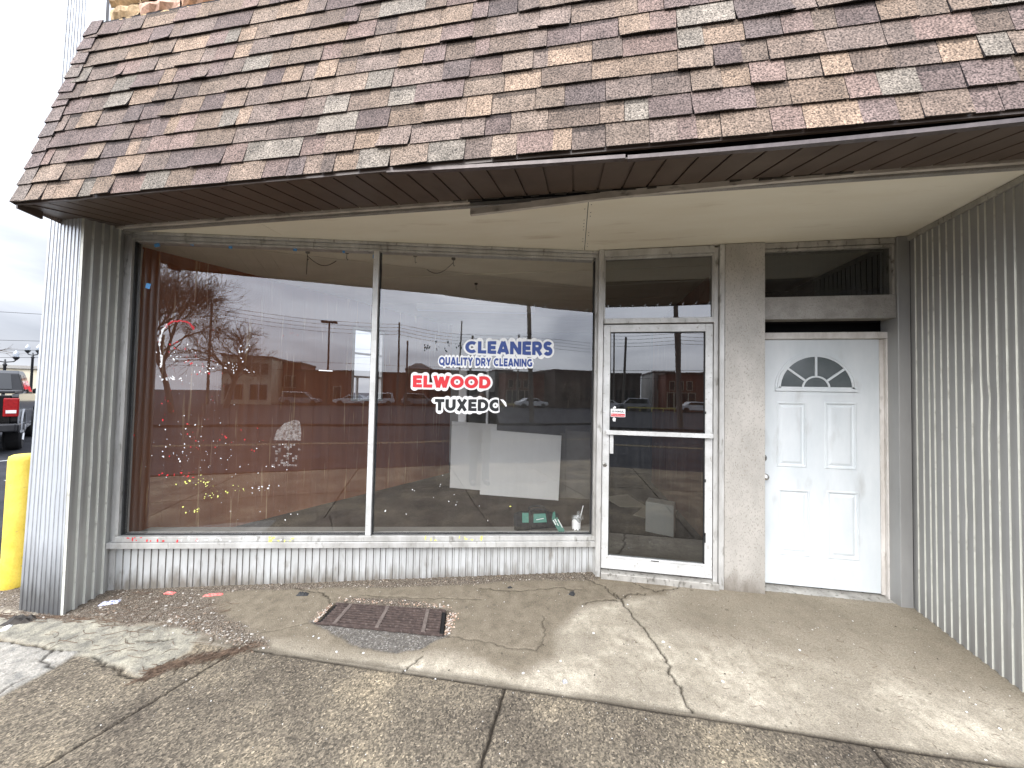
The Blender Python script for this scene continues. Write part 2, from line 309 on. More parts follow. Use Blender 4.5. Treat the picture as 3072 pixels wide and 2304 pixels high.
patch2 = soft(X + wob(20, .03, 16), Y + wob(20, .03, 17), [(-1.86, 2.62), (-1.75, 2.72), (-1.3, 2.78), (-1.05, 2.73), (-.88, 2.69), (-.82, 2.44), (-.9, 2.4), (-.95, 2.66)], .015)
crk = np.zeros_like(X)
def crack(pts, wd, amp=.012, seed=1, n=8, s=1):
    global crk
    dd = seg_d(X, Y, jag(pts, amp, seed, n)); wv = wd * (.5 + fbm(X, Y, 9, seed + 50)); crk = np.maximum(crk, s * np.clip(1 - dd / wv, 0, 1))
crack([(.36, 3.12), (.412, 3.031), (.494, 2.808), (.584, 2.554), (.618, 2.44), (.60, 2.36), (.645, 2.27), (.66, 2.12)], .011, .014, 2, 8)
crack([(-1.86, 2.62), (-1.95, 2.70), (-2.05, 2.74), (-2.3, 2.76)], .008, .01, 3)
crack([(-.85, 2.44), (-.6, 2.43), (-.35, 2.40), (-.2, 2.42), (-.16, 2.56), (-.2, 2.75)], .006, .012, 4, s=.7)
crack([(-.93, 2.24), (-.98, 2.15), (-1.0, 2.10)], .008, .006, 5)
crack([(.1, 2.93), (.3, 3.02), (.41, 3.03), (.47, 3.13), (.62, 3.16)], .008, .014, 6)
crack([(.38, 3.05), (.30, 3.2), (.15, 3.28), (.1, 3.36)], .008, .014, 7); crack([(-1.7, 2.76), (-1.2, 2.80), (-.7, 2.86)], .006, .012, 8)
crack([(.55, 3.3), (.7, 3.2), (.85, 3.26), (.95, 3.34)], .008, .014, 18); crack([(-.75, 3.0), (-.4, 3.02), (-.1, 3.12), (.1, 3.12)], .009, .014, 19)
crack([(-2.25, 2.2), (-2.05, 2.3), (-1.86, 2.41)], .006, .008, 20, s=.7)
crack([(-5.6, 1.91), (-4.4, 1.95), (-3.75, 1.88), (-3.5, 1.89), (-3.34, 1.875), (-3.15, 1.888)], .012, .012, 9)
crack([(-3.34, 1.875), (-3.28, 1.79), (-3.12, 1.76)], .010, .008, 10); crack([(-3.02, 1.88), (-2.88, 1.85), (-2.76, 1.83), (-2.6, 1.79), (-2.47, 1.79)], .012, .012, 11)
crack([(-2.9, 2.04), (-2.75, 2.07), (-2.68, 2.10)], .010, .008, 12); crack([(-3.12, 1.5), (-3.17, 1.62), (-3.16, 1.68)], .009, .004, 13)
jd = np.full(X.shape, 9.)
for pts in ([(-2.2, 2.11), (-1.6, 2.10), (3.3, 2.085)], [(-.36, 2.10), (-.40, 1.5), (-.42, .9)], [(-2.17, 2.08), (-2.26, 1.66), (-2.36, 1.25), (-2.45, .9)], [(1.47, 2.08), (1.475, .9)]):
    jd = np.minimum(jd, seg_d(X, Y, jag(pts, .003, 5, 20)))
jw = np.where(Y > 2.05, .007, .010) * (.45 + 1.0 * fbm(X, Y, 3, 77)); joint = np.clip(1.3 - jd / jw, 0, 1)
jdirt = np.clip(1 - seg_d(X, Y, jag([(-2.5, 2.13), (-1.6, 2.11), (3.3, 2.085)], .01, 9, 9)) / (.05 * (.3 + fbm(X, Y, 4, 31))), 0, 1) * .8
debris = np.clip(1 - seg_d(X, Y, jag([(-2.12, 2.12), (-2.42, 1.98), (-2.47, 1.80)], .02, 19, 9)) / (.06 * (.3 + fbm(X, Y, 8, 32))), 0, 1)
Z = Z - .014 * crk - .012 * joint + .010 * mWhite + .006 * mOld * 1.2
Z += .012 * (1 - agg) * (fbm(X, Y, 1.1, 40) - .5) * np.clip((3.2 - Y) * 3, 0, 1) * np.clip((Y - 2.12) * 3, 0, 1) + .0022 * (fbm(X, Y, 60, 41, 3) - .5) * (1 + 1.5 * (mOld + mWhite) + agg) + .006 * grav * (fbm(X, Y, 18, 42) - .2) - .004 * patch + .01 * (mOld + mWhite) * (fbm(X, Y, 7, 44) - .5)
ing = inpoly(X, Y, [(GR[0][0] - .01, GR[0][1] + .01), (GR[1][0] + .01, GR[1][1] + .01), (GR[2][0] + .01, GR[2][1] - .01), (GR[3][0] - .01, GR[3][1] - .01)]); Z = np.where(ing, Z - .035, Z)
ny, nx = X.shape
me = bpy.data.meshes.new('sidewalk'); nv = nx * ny; me.vertices.add(nv)
me.vertices.foreach_set('co', np.stack([X, Y, Z], -1).astype(np.float32).ravel())
idx = np.arange(nv).reshape(ny, nx); q = np.stack([idx[:-1, :-1], idx[:-1, 1:], idx[1:, 1:], idx[1:, :-1]], -1).reshape(-1, 4)
me.loops.add(q.size); me.loops.foreach_set('vertex_index', q.ravel().astype(np.int32)); me.polygons.add(len(q))
me.polygons.foreach_set('loop_start', (np.arange(len(q)) * 4).astype(np.int32)); me.polygons.foreach_set('use_smooth', np.ones(len(q), bool))
me.update(calc_edges=True)
def attr(name, a): t = me.attributes.new(name, 'FLOAT', 'POINT'); t.data.foreach_set('value', np.clip(a, 0, 1).astype(np.float32).ravel())
attr('agg', agg); attr('damp', np.maximum(damp, greybrown)); attr('old', mOld); attr('wht', mWhite); attr('grav', np.maximum(grav, np.maximum(patch2, debris))); attr('patch', patch); attr('crk', np.maximum(np.maximum(crk, joint), np.where(ing, 1, 0))); attr('dirt', jdirt * (1 - .3 * agg))
def groundmat():
    m, t, b = newmat('pavement'); n = t.nodes; l = t.links; b.inputs['Roughness'].default_value = .92; b.inputs['Specular IOR Level'].default_value = .08
    geo = n.new('ShaderNodeNewGeometry')
    def noise(s, d=4, r=.6):
        x = n.new('ShaderNodeTexNoise'); x.inputs['Scale'].default_value = s; x.inputs['Detail'].default_value = d; x.inputs['Roughness'].default_value = r; l.new(geo.outputs['Position'], x.inputs['Vector']); return x.outputs['Fac']
    def ramp(f, *st):
        x = n.new('ShaderNodeValToRGB'); e = x.color_ramp.elements
        while len(e) < len(st): e.new(.5)
        for k, (p, c) in enumerate(st): e[k].position = p; e[k].color = (*c, 1)
        l.new(f, x.inputs[0]); return x.outputs[0]
    def mixc(f, a, c, mode='MIX'):
        x = n.new('ShaderNodeMix'); x.data_type = 'RGBA'; x.blend_type = mode
        if isinstance(f, float): x.inputs[0].default_value = f
        else: l.new(f, x.inputs[0])
        for s, k in ((a, 6), (c, 7)):
            if isinstance(s, tuple): x.inputs[k].default_value = (*s, 1)
            else: l.new(s, x.inputs[k])
        return x.outputs[2]
    def at(nm): x = n.new('ShaderNodeAttribute'); x.attribute_name = nm; return x.outputs['Fac']
    def mr(f, a, b_, c, d_):
        x = n.new('ShaderNodeMapRange'); l.new(f, x.inputs[0])
        for k, v in zip((1, 2, 3, 4), (a, b_, c, d_)): x.inputs[k].default_value = v
        return x.outputs[0]
    def vor(s):
        x = n.new('ShaderNodeTexVoronoi'); x.inputs['Scale'].default_value = s; l.new(geo.outputs['Position'], x.inputs['Vector']); return x
    blot = noise(1.7, 6, .6); mid = noise(14, 5); fine = noise(150, 3, .7); v1 = vor(120); vh = vor(260)
    # apron concrete: tan, blotchy, with fine grain and dark specks
    conc = ramp(blot, (.30, (.235, .205, .16)), (.47, (.35, .31, .24)), (.64, (.54, .485, .385)))
    conc = mixc(mr(mid, .38, .62, .0, .50), conc, (.22, .19, .145)); conc = mixc(mr(noise(5.5, 7, .7), .50, .62, 0, .45), conc, (.24, .21, .165))
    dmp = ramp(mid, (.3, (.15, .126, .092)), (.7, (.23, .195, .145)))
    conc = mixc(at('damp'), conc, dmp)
    # exposed aggregate: brown-grey matrix with pale and dark stones
    agb = ramp(blot, (.30, (.085, .073, .060)), (.50, (.150, .130, .102)), (.68, (.245, .208, .152)))
    st = ramp(v1.outputs['Color'], (.15, (.45, .45, .45)), (.5, (.95, .93, .9)), (.80, (1.5, 1.45, 1.35)), (.97, (2.6, 2.5, 2.3)))
    agc = mixc(1.0, agb, st, 'MULTIPLY')
    c = mixc(at('agg'), conc, agc)
    old = ramp(noise(9, 8, .7), (.28, (.115, .11, .095)), (.45, (.23, .215, .175)), (.72, (.42, .39, .30)))
    c = mixc(at('old'), c, old)
    wh = ramp(noise(13, 9, .78), (.30, (.13, .132, .125)), (.47, (.26, .245, .215)), (.70, (.44, .41, .355)))
    c = mixc(at('wht'), c, wh)
    gv = ramp(vh.outputs['Color'], (.1, (.035, .027, .021)), (.5, (.105, .082, .060)), (.88, (.30, .265, .22)))
    c = mixc(at('grav'), c, gv)
    pt = ramp(v1.outputs['Color'], (.2, (.09, .082, .072)), (.7, (.155, .142, .125)), (.95, (.32, .30, .27)))
    c = mixc(at('patch'), c, pt)
    gr = mr(fine, .3, .7, .66, 1.34); x = n.new('ShaderNodeVectorMath'); x.operation = 'SCALE'; l.new(c, x.inputs[0]); l.new(gr, x.inputs['Scale']); c = x.outputs[0]
    c = mixc(mr(noise(45, 3, .5), .66, .74, 0, .65), c, (.07, .06, .045))
    gum = vor(4.3); c = mixc(mr(gum.outputs['Distance'], .045, .075, .55, 0), c, (.10, .085, .065)); gum2 = vor(11); c = mixc(mr(gum2.outputs['Distance'], .06, .10, .45, 0), c, (.13, .11, .085))
    c = mixc(mr(noise(28, 6, .75), .52, .68, 0, .35), c, (.15, .125, .09))
    c = mixc(at('dirt'), c, (.085, .072, .055))
    c = mixc(at('crk'), c, (.022, .018, .014))
    l.new(c, b.inputs['Base Color'])
    bp = n.new('ShaderNodeBump'); bp.inputs['Strength'].default_value = .55; bp.inputs['Distance'].default_value = .004; l.new(fine, bp.inputs['Height'])
    bp2 = n.new('ShaderNodeBump'); bp2.inputs['Strength'].default_value = .4; bp2.inputs['Distance'].default_value = .004; l.new(v1.outputs['Distance'], bp2.inputs['Height']); l.new(bp.outputs[0], bp2.inputs['Normal'])
    l.new(bp2.outputs[0], b.inputs['Normal']); return m
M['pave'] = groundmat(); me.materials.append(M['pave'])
sw = bpy.data.objects.new('sidewalk', me); COL.objects.link(sw); tag(sw, 'stained cracked concrete and exposed aggregate pavement before the shop', None, None, 'structure')
# the rest of the pavement to the kerb, the street, and the lots beyond
def addattr(o, name, val):
    t = o.data.attributes.new(name, 'FLOAT', 'POINT'); t.data.foreach_set('value', [val] * len(o.data.vertices))
m = MB(); xx = [-14, -10, -7.6, -5.6] + [-5.6 + .5 * k for k in range(1, 18)] + [3.3, 6, 9, 14, 20]
def slab(m, x0, x1, y0, y1, zf, t=.2):
    m.hexa([(x0, y0, zf(x0, y0) - t), (x1, y0, zf(x1, y0) - t), (x1, y1, zf(x1, y1) - t), (x0, y1, zf(x0, y1) - t), (x0, y0, zf(x0, y0)), (x1, y0, zf(x1, y0)), (x1, y1, zf(x1, y1)), (x0, y1, zf(x0, y1))])
for xa, xb in [(-14, -7.6), (-7.58, -4.82), (-4.80, -2.53), (-2.51, -.43), (-.41, 1.47), (1.49, 3.3), (3.32, 5.3), (5.32, 9), (9.02, 20)]:
    for ya, yb in [(-.42, .9), (-2.6, -.44)]: slab(m, xa, xb, ya, yb, lambda x, y: float(g(x, y)) - .004)
far = m.build('sidewalk', 'pave', kind='structure'); addattr(far, 'agg', 1.0); addattr(far, 'dirt', 0.0)
m = MB(); m.box(-70, -5.6, .9, 60, -.5, -.165); m.build('parking_lot', 'asphalt', kind='structure')
m = MB(); slab(m, -60, 60, -2.8, -2.6, lambda x, y: -.17); m.build('kerb', 'asphalt', kind='structure')
m = MB(); m.box(-400, 400, -400, 400, -1.2, -.34); m.build('ground', 'asphalt', kind='structure')
m = MB(); m.poly([(-200, -14.8, -.31), (200, -14.8, -.31), (200, -2.8, -.31), (-200, -2.8, -.31)]); m.build('road', 'asphalt', kind='structure')
m = MB()
for yy in (-7.85, -8.05): m.poly([(-90, yy - .05, -.304), (90, yy - .05, -.304), (90, yy + .05, -.304), (-90, yy + .05, -.304)])
m.build('road_marking', 'paint', kind='structure')
m = MB(); slab(m, -120, 120, -18.2, -14.8, lambda x, y: -.18); far2 = m.build('sidewalk', 'asphalt', kind='structure')

# ------------------------------------------------------------------ corrugated sheet
def ribs(m, P, length, zf, z1, per=.0585, hi=.40, h=.011, start=0., dent=None, rows=1, edge=0, e=.0022):
    """P(s,o,z)->world; trapezoid ribs"""
    pts = []; s = -start; kk_ = 0; per0 = per
    while s < length:
        for ds, o in ((0, 0), (per * (1 - hi) - e, 0), (per * (1 - hi), h), (per - e, h)):
            if 0 <= s + ds <= length: pts.append((s + ds, o))
        s += per; kk_ += 1; per = per0 * (.80 if kk_ % 7 == 3 else 1.0 + .05 * math.sin(kk_ * 2.3))
    pts = [(0, 0)] + [p for p in pts if p[0] > 0] + [(length, 0)]
    rows = max(rows, 1); prev = None
    for r in range(rows + 1):
        row = []
        for (s_, o) in pts:
            zb = zf(s_) if callable(zf) else zf; z = zb + (z1 - zb) * r / rows; dd = 0
            if dent:
                for (ds, dz, rr, amp) in dent:
                    q = ((s_ - ds) ** 2 + ((z - dz) * .5) ** 2) / rr ** 2
                    if q < 4: dd += amp * math.exp(-q * 2)
            row.append(m.V(P((s_ + dd * .4, o + dd, z))))
        if prev:
            for k in range(len(row) - 1):
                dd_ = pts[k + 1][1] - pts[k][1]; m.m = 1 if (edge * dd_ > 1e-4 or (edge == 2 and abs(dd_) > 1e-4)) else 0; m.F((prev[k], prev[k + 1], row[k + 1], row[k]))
        m.m = 0; prev = row

# kick panel under the display window
zk = lambda s: float(g(W((s, 0, 0)).x, W((s, 0, 0)).y)) - .02
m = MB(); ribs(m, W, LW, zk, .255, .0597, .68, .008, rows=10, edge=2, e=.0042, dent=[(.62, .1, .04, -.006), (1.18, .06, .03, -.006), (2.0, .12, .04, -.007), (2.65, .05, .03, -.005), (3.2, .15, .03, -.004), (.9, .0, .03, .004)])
m.build('kick_panel', ['kick', 'kickgroove_shade'], BLD)
m = MB(W); m.box(0, LW, -.25, -.02, -.3, .25); m.build('bulkhead', 'intwall', BLD)
# corner pilaster: front face, return, upper part
def pl(p0, p1):
    p0 = Vector(p0); p1 = Vector(p1); t = (p1 - p0); ln = t.length; t.normalize(); n = Vector((t.y, -t.x, 0))
    return (lambda p: p0 + t * p[0] + n * p[1] + Vector((0, 0, p[2]))), ln
PF0 = (-4.215, 2.165, 0); PF1 = (-3.80, 2.160, 0)
P, ln = pl(PF0, PF1)
def Plean(p):      # the face narrows towards the top, as it does in the photo
    k = max(0, min(1.6, (p[2] + .15) / 3.1)); f = 1 - p[0] / ln
    v = P(p); v.x += .085 * k * f; return v
zg_ = lambda s: -.19
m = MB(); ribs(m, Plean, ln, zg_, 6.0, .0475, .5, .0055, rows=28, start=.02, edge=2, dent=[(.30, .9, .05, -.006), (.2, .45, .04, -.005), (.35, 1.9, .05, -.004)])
m.build('corner_pilaster', ['pil', 'pilgroove_shade'], BLD)
m = MB(); m.box(-3.83, -3.628, 2.135, 2.155, 3.9, 6.0); m.build('pilaster_trim', 'pil', BLD)
P2, ln2 = pl(PF1, (-3.858, 2.476, 0))
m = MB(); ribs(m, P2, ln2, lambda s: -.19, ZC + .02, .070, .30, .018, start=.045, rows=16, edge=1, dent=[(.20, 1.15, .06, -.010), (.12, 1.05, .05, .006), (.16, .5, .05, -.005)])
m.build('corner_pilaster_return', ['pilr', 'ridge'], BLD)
m = MB()
for zz in (2.6, 2.06, 1.52, 1.2, .95, .55, .2, 2.3):
    m = MB(); p = P2((ln2 - .035, .004, zz)); m.lathe(p, [(.0, 0), (.005, .001), (.004, .004), (.0, .005)], 8, ax=(1, 0, 0)); m.build('screw_head', 'dark', BLD)
m = MB()
m.poly([(-4.215, 2.17, -.25), (-4.135, 2.17, 2.98), (-4.3, 3.4, 2.98), (-4.3, 3.4, -.25)])
m.build('side_wall', 'pil', BLD)
# soot on the foot of the pilaster is part of its metal
def soot(name, base, zlo, zhi, c):
    m_ = M[base].copy(); M[name] = m_; t = m_.node_tree; n = t.nodes; l = t.links; b = n['Principled BSDF']
    src = b.inputs['Base Color'].links[0].from_socket
    geo = n.new('ShaderNodeNewGeometry'); sp = n.new('ShaderNodeSeparateXYZ'); l.new(geo.outputs['Position'], sp.inputs[0])
    no = n.new('ShaderNodeTexNoise'); no.inputs['Scale'].default_value = 7; no.inputs['Detail'].default_value = 5; mp = n.new('ShaderNodeMapping'); mp.inputs['Scale'].default_value = (2.5, 2.5, .6); l.new(geo.outputs['Position'], mp.inputs[0]); l.new(mp.outputs[0], no.inputs['Vector'])
    ad = n.new('ShaderNodeMath'); ad.operation = 'MULTIPLY_ADD'; ad.inputs[1].default_value = .35; l.new(no.outputs['Fac'], ad.inputs[0]); l.new(sp.outputs[2], ad.inputs[2])
    mr = n.new('ShaderNodeMapRange'); mr.inputs[1].default_value = zlo; mr.inputs[2].default_value = zhi; mr.inputs[3].default_value = .82; mr.inputs[4].default_value = 0; l.new(ad.outputs[0], mr.inputs[0])
    x = n.new('ShaderNodeMix'); x.data_type = 'RGBA'; l.new(mr.outputs[0], x.inputs[0]); l.new(src, x.inputs[6]); x.inputs[7].default_value = (*c, 1); l.new(x.outputs[2], b.inputs['Base Color'])
soot('pilsoot', 'pil', .16, .62, (.055, .052, .048))
bpy.data.objects['corner_pilaster'].data.materials[0] = M['pilsoot']
soot('pilsoot2', 'pilgroove_shade', .16, .62, (.05, .045, .04)); bpy.data.objects['corner_pilaster'].data.materials[1] = M['pilsoot2']

soot('kickd', 'kick', .10, .24, (.17, .145, .11)); bpy.data.objects['kick_panel'].data.materials[0] = M['kickd']
soot('colmd', 'colm', .14, .34, (.17, .145, .115))
# ------------------------------------------------------------------ display window
WIN = empty('display_window', (0, 0, 0), None, None); WIN.parent = BLD
m = MB(W)
m.box(-.075, .0, -.06, .012, -.15, ZC)                      # flat jamb trim against the return
m.box(.004, .034, -.06, .035, .30, 2.92)
m.box(-.03, LW + .02, -.08, .060, .250, .298)               # sill nosing
m.box(.006, LW + .02, -.08, .045, .301, .343)
m.box(.06, LW - .06, -.05, .030, 2.872, 2.890)
m.box(0, LW, -.06, .036, 2.893, 2.925); m.box(-.03, LW + .01, -.07, .052, 2.927, ZC)
m.box(LW - .038, LW - .006, -.06, .035, .345, 2.89)
m.build('frame', 'alum', WIN, bevel=.002)
m = MB(W); m.box(2.078, 2.126, -.04, .034, .345, 2.871); m.build('mullion', 'alumwhite', WIN, bevel=.003)
m = MB(W)
m.box(.036, .048, -.03, .012, .345, 2.87); m.box(2.068, 2.0765, -.03, .006, .345, 2.87); m.box(2.1275, 2.136, -.03, .006, .345, 2.87); m.box(LW - .050, LW - .0395, -.03, .008, .345, 2.87)
m.box(.049, 2.067, -.03, .008, .344, .352); m.box(2.137, LW - .051, -.03, .008, .344, .352)
m.build('glazing_gasket', 'rubber', WIN)
for a_, b_ in ((.049, 2.067), (2.137, LW - .051)):
    m = MB(W); m.poly([(a_, 0, .352), (b_, 0, .352), (b_, 0, 2.872), (a_, 0, 2.872)]); m.build('pane', 'glassW', WIN)
m = MB(W); m.box(0, LW + .1, -.30, -.06, .24, .30); m.build('inner_ledge', 'intwall', WIN)

# corner post between the window and the glass door
m = MB(); m.box(.222, .266, 3.335, 3.47, -.02, ZC); m.prism([(.196, 3.424), (.2215, 3.352), (.2215, 3.47)], 2, .0, ZC); m.build('corner_post', 'alum', BLD, bevel=.002)

# ------------------------------------------------------------------ glass door and its transom
DF = empty('glass_door', (0, 0, 0), None, None); DF.parent = BLD
m = MB()
m.box(.268, 1.203, DY - .01, DY + .10, 2.272, 2.318); m.box(1.203, 1.238, DY - .01, DY + .10, .0, 2.93); m.box(1.241, 1.279, DY - .035, DY + .10, .0, 2.945)
m.box(.268, 1.203, DY - .02, DY + .1, 2.885, 2.945); m.box(.268, .283, DY - .004, DY + .05, 2.318, 2.885); m.box(1.190, 1.203, DY - .004, DY + .05, 2.318, 2.885); m.box(.283, 1.19, DY - .006, DY + .05, 2.862, 2.885)
m.build('door_frame', 'alum', BLD, bevel=.002)
m = MB(); m.poly([(.283, DY + .015, 2.318), (1.19, DY + .015, 2.318), (1.19, DY + .015, 2.862), (.283, DY + .015, 2.862)]); m.build('transom_pane', 'glassD', BLD)
m = MB(); m.box(.27, 1.238, DY - .055, DY + .09, -.03, .050); m.build('threshold', 'alumdirty', BLD, bevel=.004)
dx0, dx1, dz0, dz1 = .272, 1.199, .068, 2.262
m = MB(); m.box(dx0, .333, DY, DY + .045, dz0, dz1); m.box(1.139, dx1, DY, DY + .045, dz0, dz1); m.box(.333, 1.139, DY, DY + .045, dz0, .182); m.box(.333, 1.139, DY, DY + .045, 2.195, dz1)
m.box(.333, 1.139, DY - .006, DY - .0005, .168, .184)
m.build('door_leaf', 'alumwhite', DF, bevel=.003)
m = MB(); m.box(.333, .339, DY + .004, DY + .02, .184, 2.195); m.box(1.131, 1.139, DY + .004, DY + .02, .184, 2.195); m.box(.339, 1.131, DY + .004, DY + .02, 2.186, 2.195)
for k in range(6): zz = random.uniform(.3, 2.1); m.box(1.136, 1.146, DY - .003, DY + .01, zz, zz + random.uniform(.02, .06))
m.build('gasket', 'rubber', DF)
m = MB(); m.poly([(.339, DY + .014, .184), (1.131, DY + .014, .184), (1.131, DY + .014, 2.186), (.339, DY + .014, 2.186)]); m.build('pane', 'glassD', DF)
m = MB(); m.box(.300, 1.190, DY - .045, DY - .032, 1.268, 1.306); m.box(.300, .322, DY - .032, DY - .001, 1.272, 1.302); m.box(1.165, 1.188, DY - .032, DY - .001, 1.272, 1.302)
m.lathe((1.172, DY - .0455, 1.287), [(.0, 0), (.007, 0), (.006, .003), (0, .004)], 10, ax=(0, -1, 0)); m.build('push_bar', 'alumwhite', DF, bevel=.002)
m = MB(); m.box(.337, .368, DY - .012, DY - .004, 1.095, 1.262); m.box(.344, .349, DY - .016, DY - .012, 1.10, 1.25); m.box(.356, .361, DY - .016, DY - .012, 1.10, 1.25); m.build('pull_plate', 'alumwhite', DF)
m = MB(); m.lathe((.296, DY - .0005, .99), [(.0, .0), (.019, 0), (.018, .006), (.012, .010), (0, .010)], 20, ax=(0, -1, 0)); m.build('lock_cylinder', 'chrome', DF, smooth=False)
m = MB(); m.box(.2945, .2975, DY - .0125, DY - .0105, .984, .998); m.build('keyhole', 'black', DF)
m = MB(); m.box(.70, .765, DY - .008, DY - .0062, .171, .178); m.build('maker_label', 'ink', DF)

# ------------------------------------------------------------------ column, service door bay
m = MB(); m.box(1.283, 1.597, DY - .03, DY + .16, -.012, ZC - .002)
o = m.build('metal_column', 'colmd', BLD, bevel=.003)
m = MB(); m.box(1.600, 2.566, DY - .006, DY + .11, 2.290, 2.480); m.build('header_panel', 'header', BLD, bevel=.002)
m = MB(); m.box(1.600, 2.566, DY - .004, DY + .1, 2.900, 2.948); m.box(1.600, 2.545, DY - .001, DY + .1, 2.872, 2.895); m.box(2.548, 2.566, DY - .001, DY + .1, 2.484, 2.898); m.build('transom_frame', 'alumdirty', BLD, bevel=.002)
m = MB(); m.poly([(1.6, DY + .03, 2.482), (2.548, DY + .03, 2.482), (2.548, DY + .03, 2.872), (1.6, DY + .03, 2.872)]); m.build('transom_pane', 'glassT', BLD)
m = MB(); m.box(2.569, 2.655, DY - .02, DY + .15, -.012, ZC - .002); m.build('corner_post', 'rwall', BLD, bevel=.004, label='grey metal post in the corner by the white door')
JY = DY + .11
m = MB(); m.box(1.60, 2.600, JY - .03, JY + .12, 2.136, 2.192); m.box(2.530, 2.560, JY - .005, JY + .12, .02, 2.134); m.box(2.5605, 2.60, JY - .03, JY + .12, -.02, 2.134); m.build('door_jamb', 'jamb', BLD, bevel=.004)
m = MB(); m.hexa([(1.60, JY - .09, -.04), (2.60, JY - .09, -.04), (2.60, JY + .1, -.04), (1.60, JY + .1, -.04), (1.60, JY - .085, .0), (2.6, JY - .085, .0), (2.6, JY + .1, .022), (1.6, JY + .1, .022)]); m.build('threshold', 'alumdirty', BLD)
m = MB(); m.poly([(1.45, JY + .16, -.1), (2.8, JY + .16, -.1), (2.8, JY + .16, 2.6), (1.45, JY + .16, 2.6)]); m.poly([(1.45, JY + .16, 2.3), (2.8, JY + .16, 2.3), (2.8, DY + .12, 2.3), (1.45, DY + .12, 2.3)]); m.poly([(2.66, JY + .16, -.1), (2.66, DY + .1, -.1), (2.66, DY + .1, 2.3), (2.66, JY + .16, 2.3)]); m.build('cavity_shade', 'black', BLD)  # black sheets paint in the shade of the gaps around the jamb
# white panelled steel door with fanlight
WD = empty('panelled_door', (0, 0, 0), None, None); WD.parent = BLD
def grid_cut_door():
    bm = bmesh.new(); yf = JY
    fx, fz, fr = 2.054, 1.712, .300
    pan = [(1.752, 1.985, 1.030, 1.592), (2.122, 2.362, 1.030, 1.598), (1.766, 2.008, .280, .842), (2.136, 2.378, .280, .848)]
    X0, X1, Z0, Z1 = 1.560, 2.528, .030, 2.134
    def ring(pts_a, pts_b, ya, yb):
        a = [bm.verts.new((x, ya, z)) for x, z in pts_a]; b = [bm.verts.new((x, yb, z)) for x, z in pts_b]
        for k in range(len(a)): bm.faces.new((a[k], a[(k + 1) % len(a)], b[(k + 1) % len(a)], b[k]))
    def rect(r, i): return [(r[0] + i, r[2] + i), (r[1] - i, r[2] + i), (r[1] - i, r[3] - i), (r[0] + i, r[3] - i)]
    # flat skin built by strips around the openings
    xs_ = sorted({X0, X1} | {p[0] for p in pan} | {p[1] for p in pan}); zs_ = sorted({Z0, Z1, fz, fz + fr} | {p[2] for p in pan} | {p[3] for p in pan})
    def hole(x, z):
        if any(p[0] < x < p[1] and p[2] < z < p[3] for p in pan): return True
        return fz < z < fz + fr and fx - fr < x < fx + fr and False
    for i in range(len(xs_) - 1):
        for j in range(len(zs_) - 1):
            cx_, cz_ = (xs_[i] + xs_[i + 1]) / 2, (zs_[j] + zs_[j + 1]) / 2
            if hole(cx_, cz_): continue
            vs = [bm.verts.new(p) for p in ((xs_[i], yf, zs_[j]), (xs_[i + 1], yf, zs_[j]), (xs_[i + 1], yf, zs_[j + 1]), (xs_[i], yf, zs_[j + 1]))]; bm.faces.new(vs)
    for p in pan:
        prof = [(0, 0), (.006, -.005), (.014, -.005), (.020, .007), (.030, .009), (.046, .001), (.052, -.001)]
        for (i0, d0), (i1, d1) in zip(prof[:-1], prof[1:]): ring(rect(p, i0), rect(p, i1), yf + d0, yf + d1)
        bm.faces.new([bm.verts.new((x, yf - .001, z)) for x, z in rect(p, .052)])
    ring([(X0, Z0), (X1, Z0), (X1, Z1), (X0, Z1)], [(X0, Z0), (X1, Z0), (X1, Z1), (X0, Z1)], yf, yf + .04)
    bmesh.ops.remove_doubles(bm, verts=bm.verts, dist=.0004); bmesh.ops.recalc_face_normals(bm, faces=bm.faces)
    me = bpy.data.meshes.new('door_slab'); bm.to_mesh(me); bm.free(); me.materials.append(M['wdoor']); o = bpy.data.objects.new('door_slab', me); COL.objects.link(o); o.parent = WD
grid_cut_door()
fx, fz = 2.054, 1.712
def arc(r, n=28, a0=0, a1=180, sz=1.0): return [(fx + r * math.cos(R(a0 + (a1 - a0) * k / n)), fz + r * sz * math.sin(R(a0 + (a1 - a0) * k / n))) for k in range(n + 1)]
def band2(m, pa, pb, y0, y1):
    for k in range(len(pa) - 1):
        q = [pa[k], pa[k + 1], pb[k + 1], pb[k]]
        m.hexa([(q[0][0], y0, q[0][1]), (q[1][0], y0, q[1][1]), (q[2][0], y0, q[2][1]), (q[3][0], y0, q[3][1]), (q[0][0], y1, q[0][1]), (q[1][0], y1, q[1][1]), (q[2][0], y1, q[2][1]), (q[3][0], y1, q[3][1])])
m = MB(); off = lambda pts, dz: [(x, z + dz) for x, z in pts]
band2(m, off(arc(.315), .0), off(arc(.300), 0), JY - .008, JY - .0005); band2(m, arc(.3), arc(.288), JY - .016, JY - .0005); band2(m, arc(.288), arc(.272), JY - .010, JY - .0005)
m.box(fx - .315, fx + .315, JY - .014, JY - .0005, fz - .026, fz - .006); m.box(fx - .302, fx + .302, JY - .010, JY - .0005, fz - .006, fz + .012)
band2(m, arc(.108, 14), arc(.094, 14), JY - .012, JY - .002)
for a_ in (90, 142, 38):
    c_, s_ = math.cos(R(a_)), math.sin(R(a_)); w_ = .0085
    q = [(fx + c_ * .104 - s_ * w_, fz + s_ * .104 + c_ * w_), (fx + c_ * .104 + s_ * w_, fz + s_ * .104 - c_ * w_), (fx + c_ * .275 + s_ * w_, fz + s_ * .275 - c_ * w_), (fx + c_ * .275 - s_ * w_, fz + s_ * .275 + c_ * w_)]
    m.hexa([(x, JY - .013, z) for x, z in q] + [(x, JY - .003, z) for x, z in q])
m.build('fanlight_frame', 'wdoor', WD)
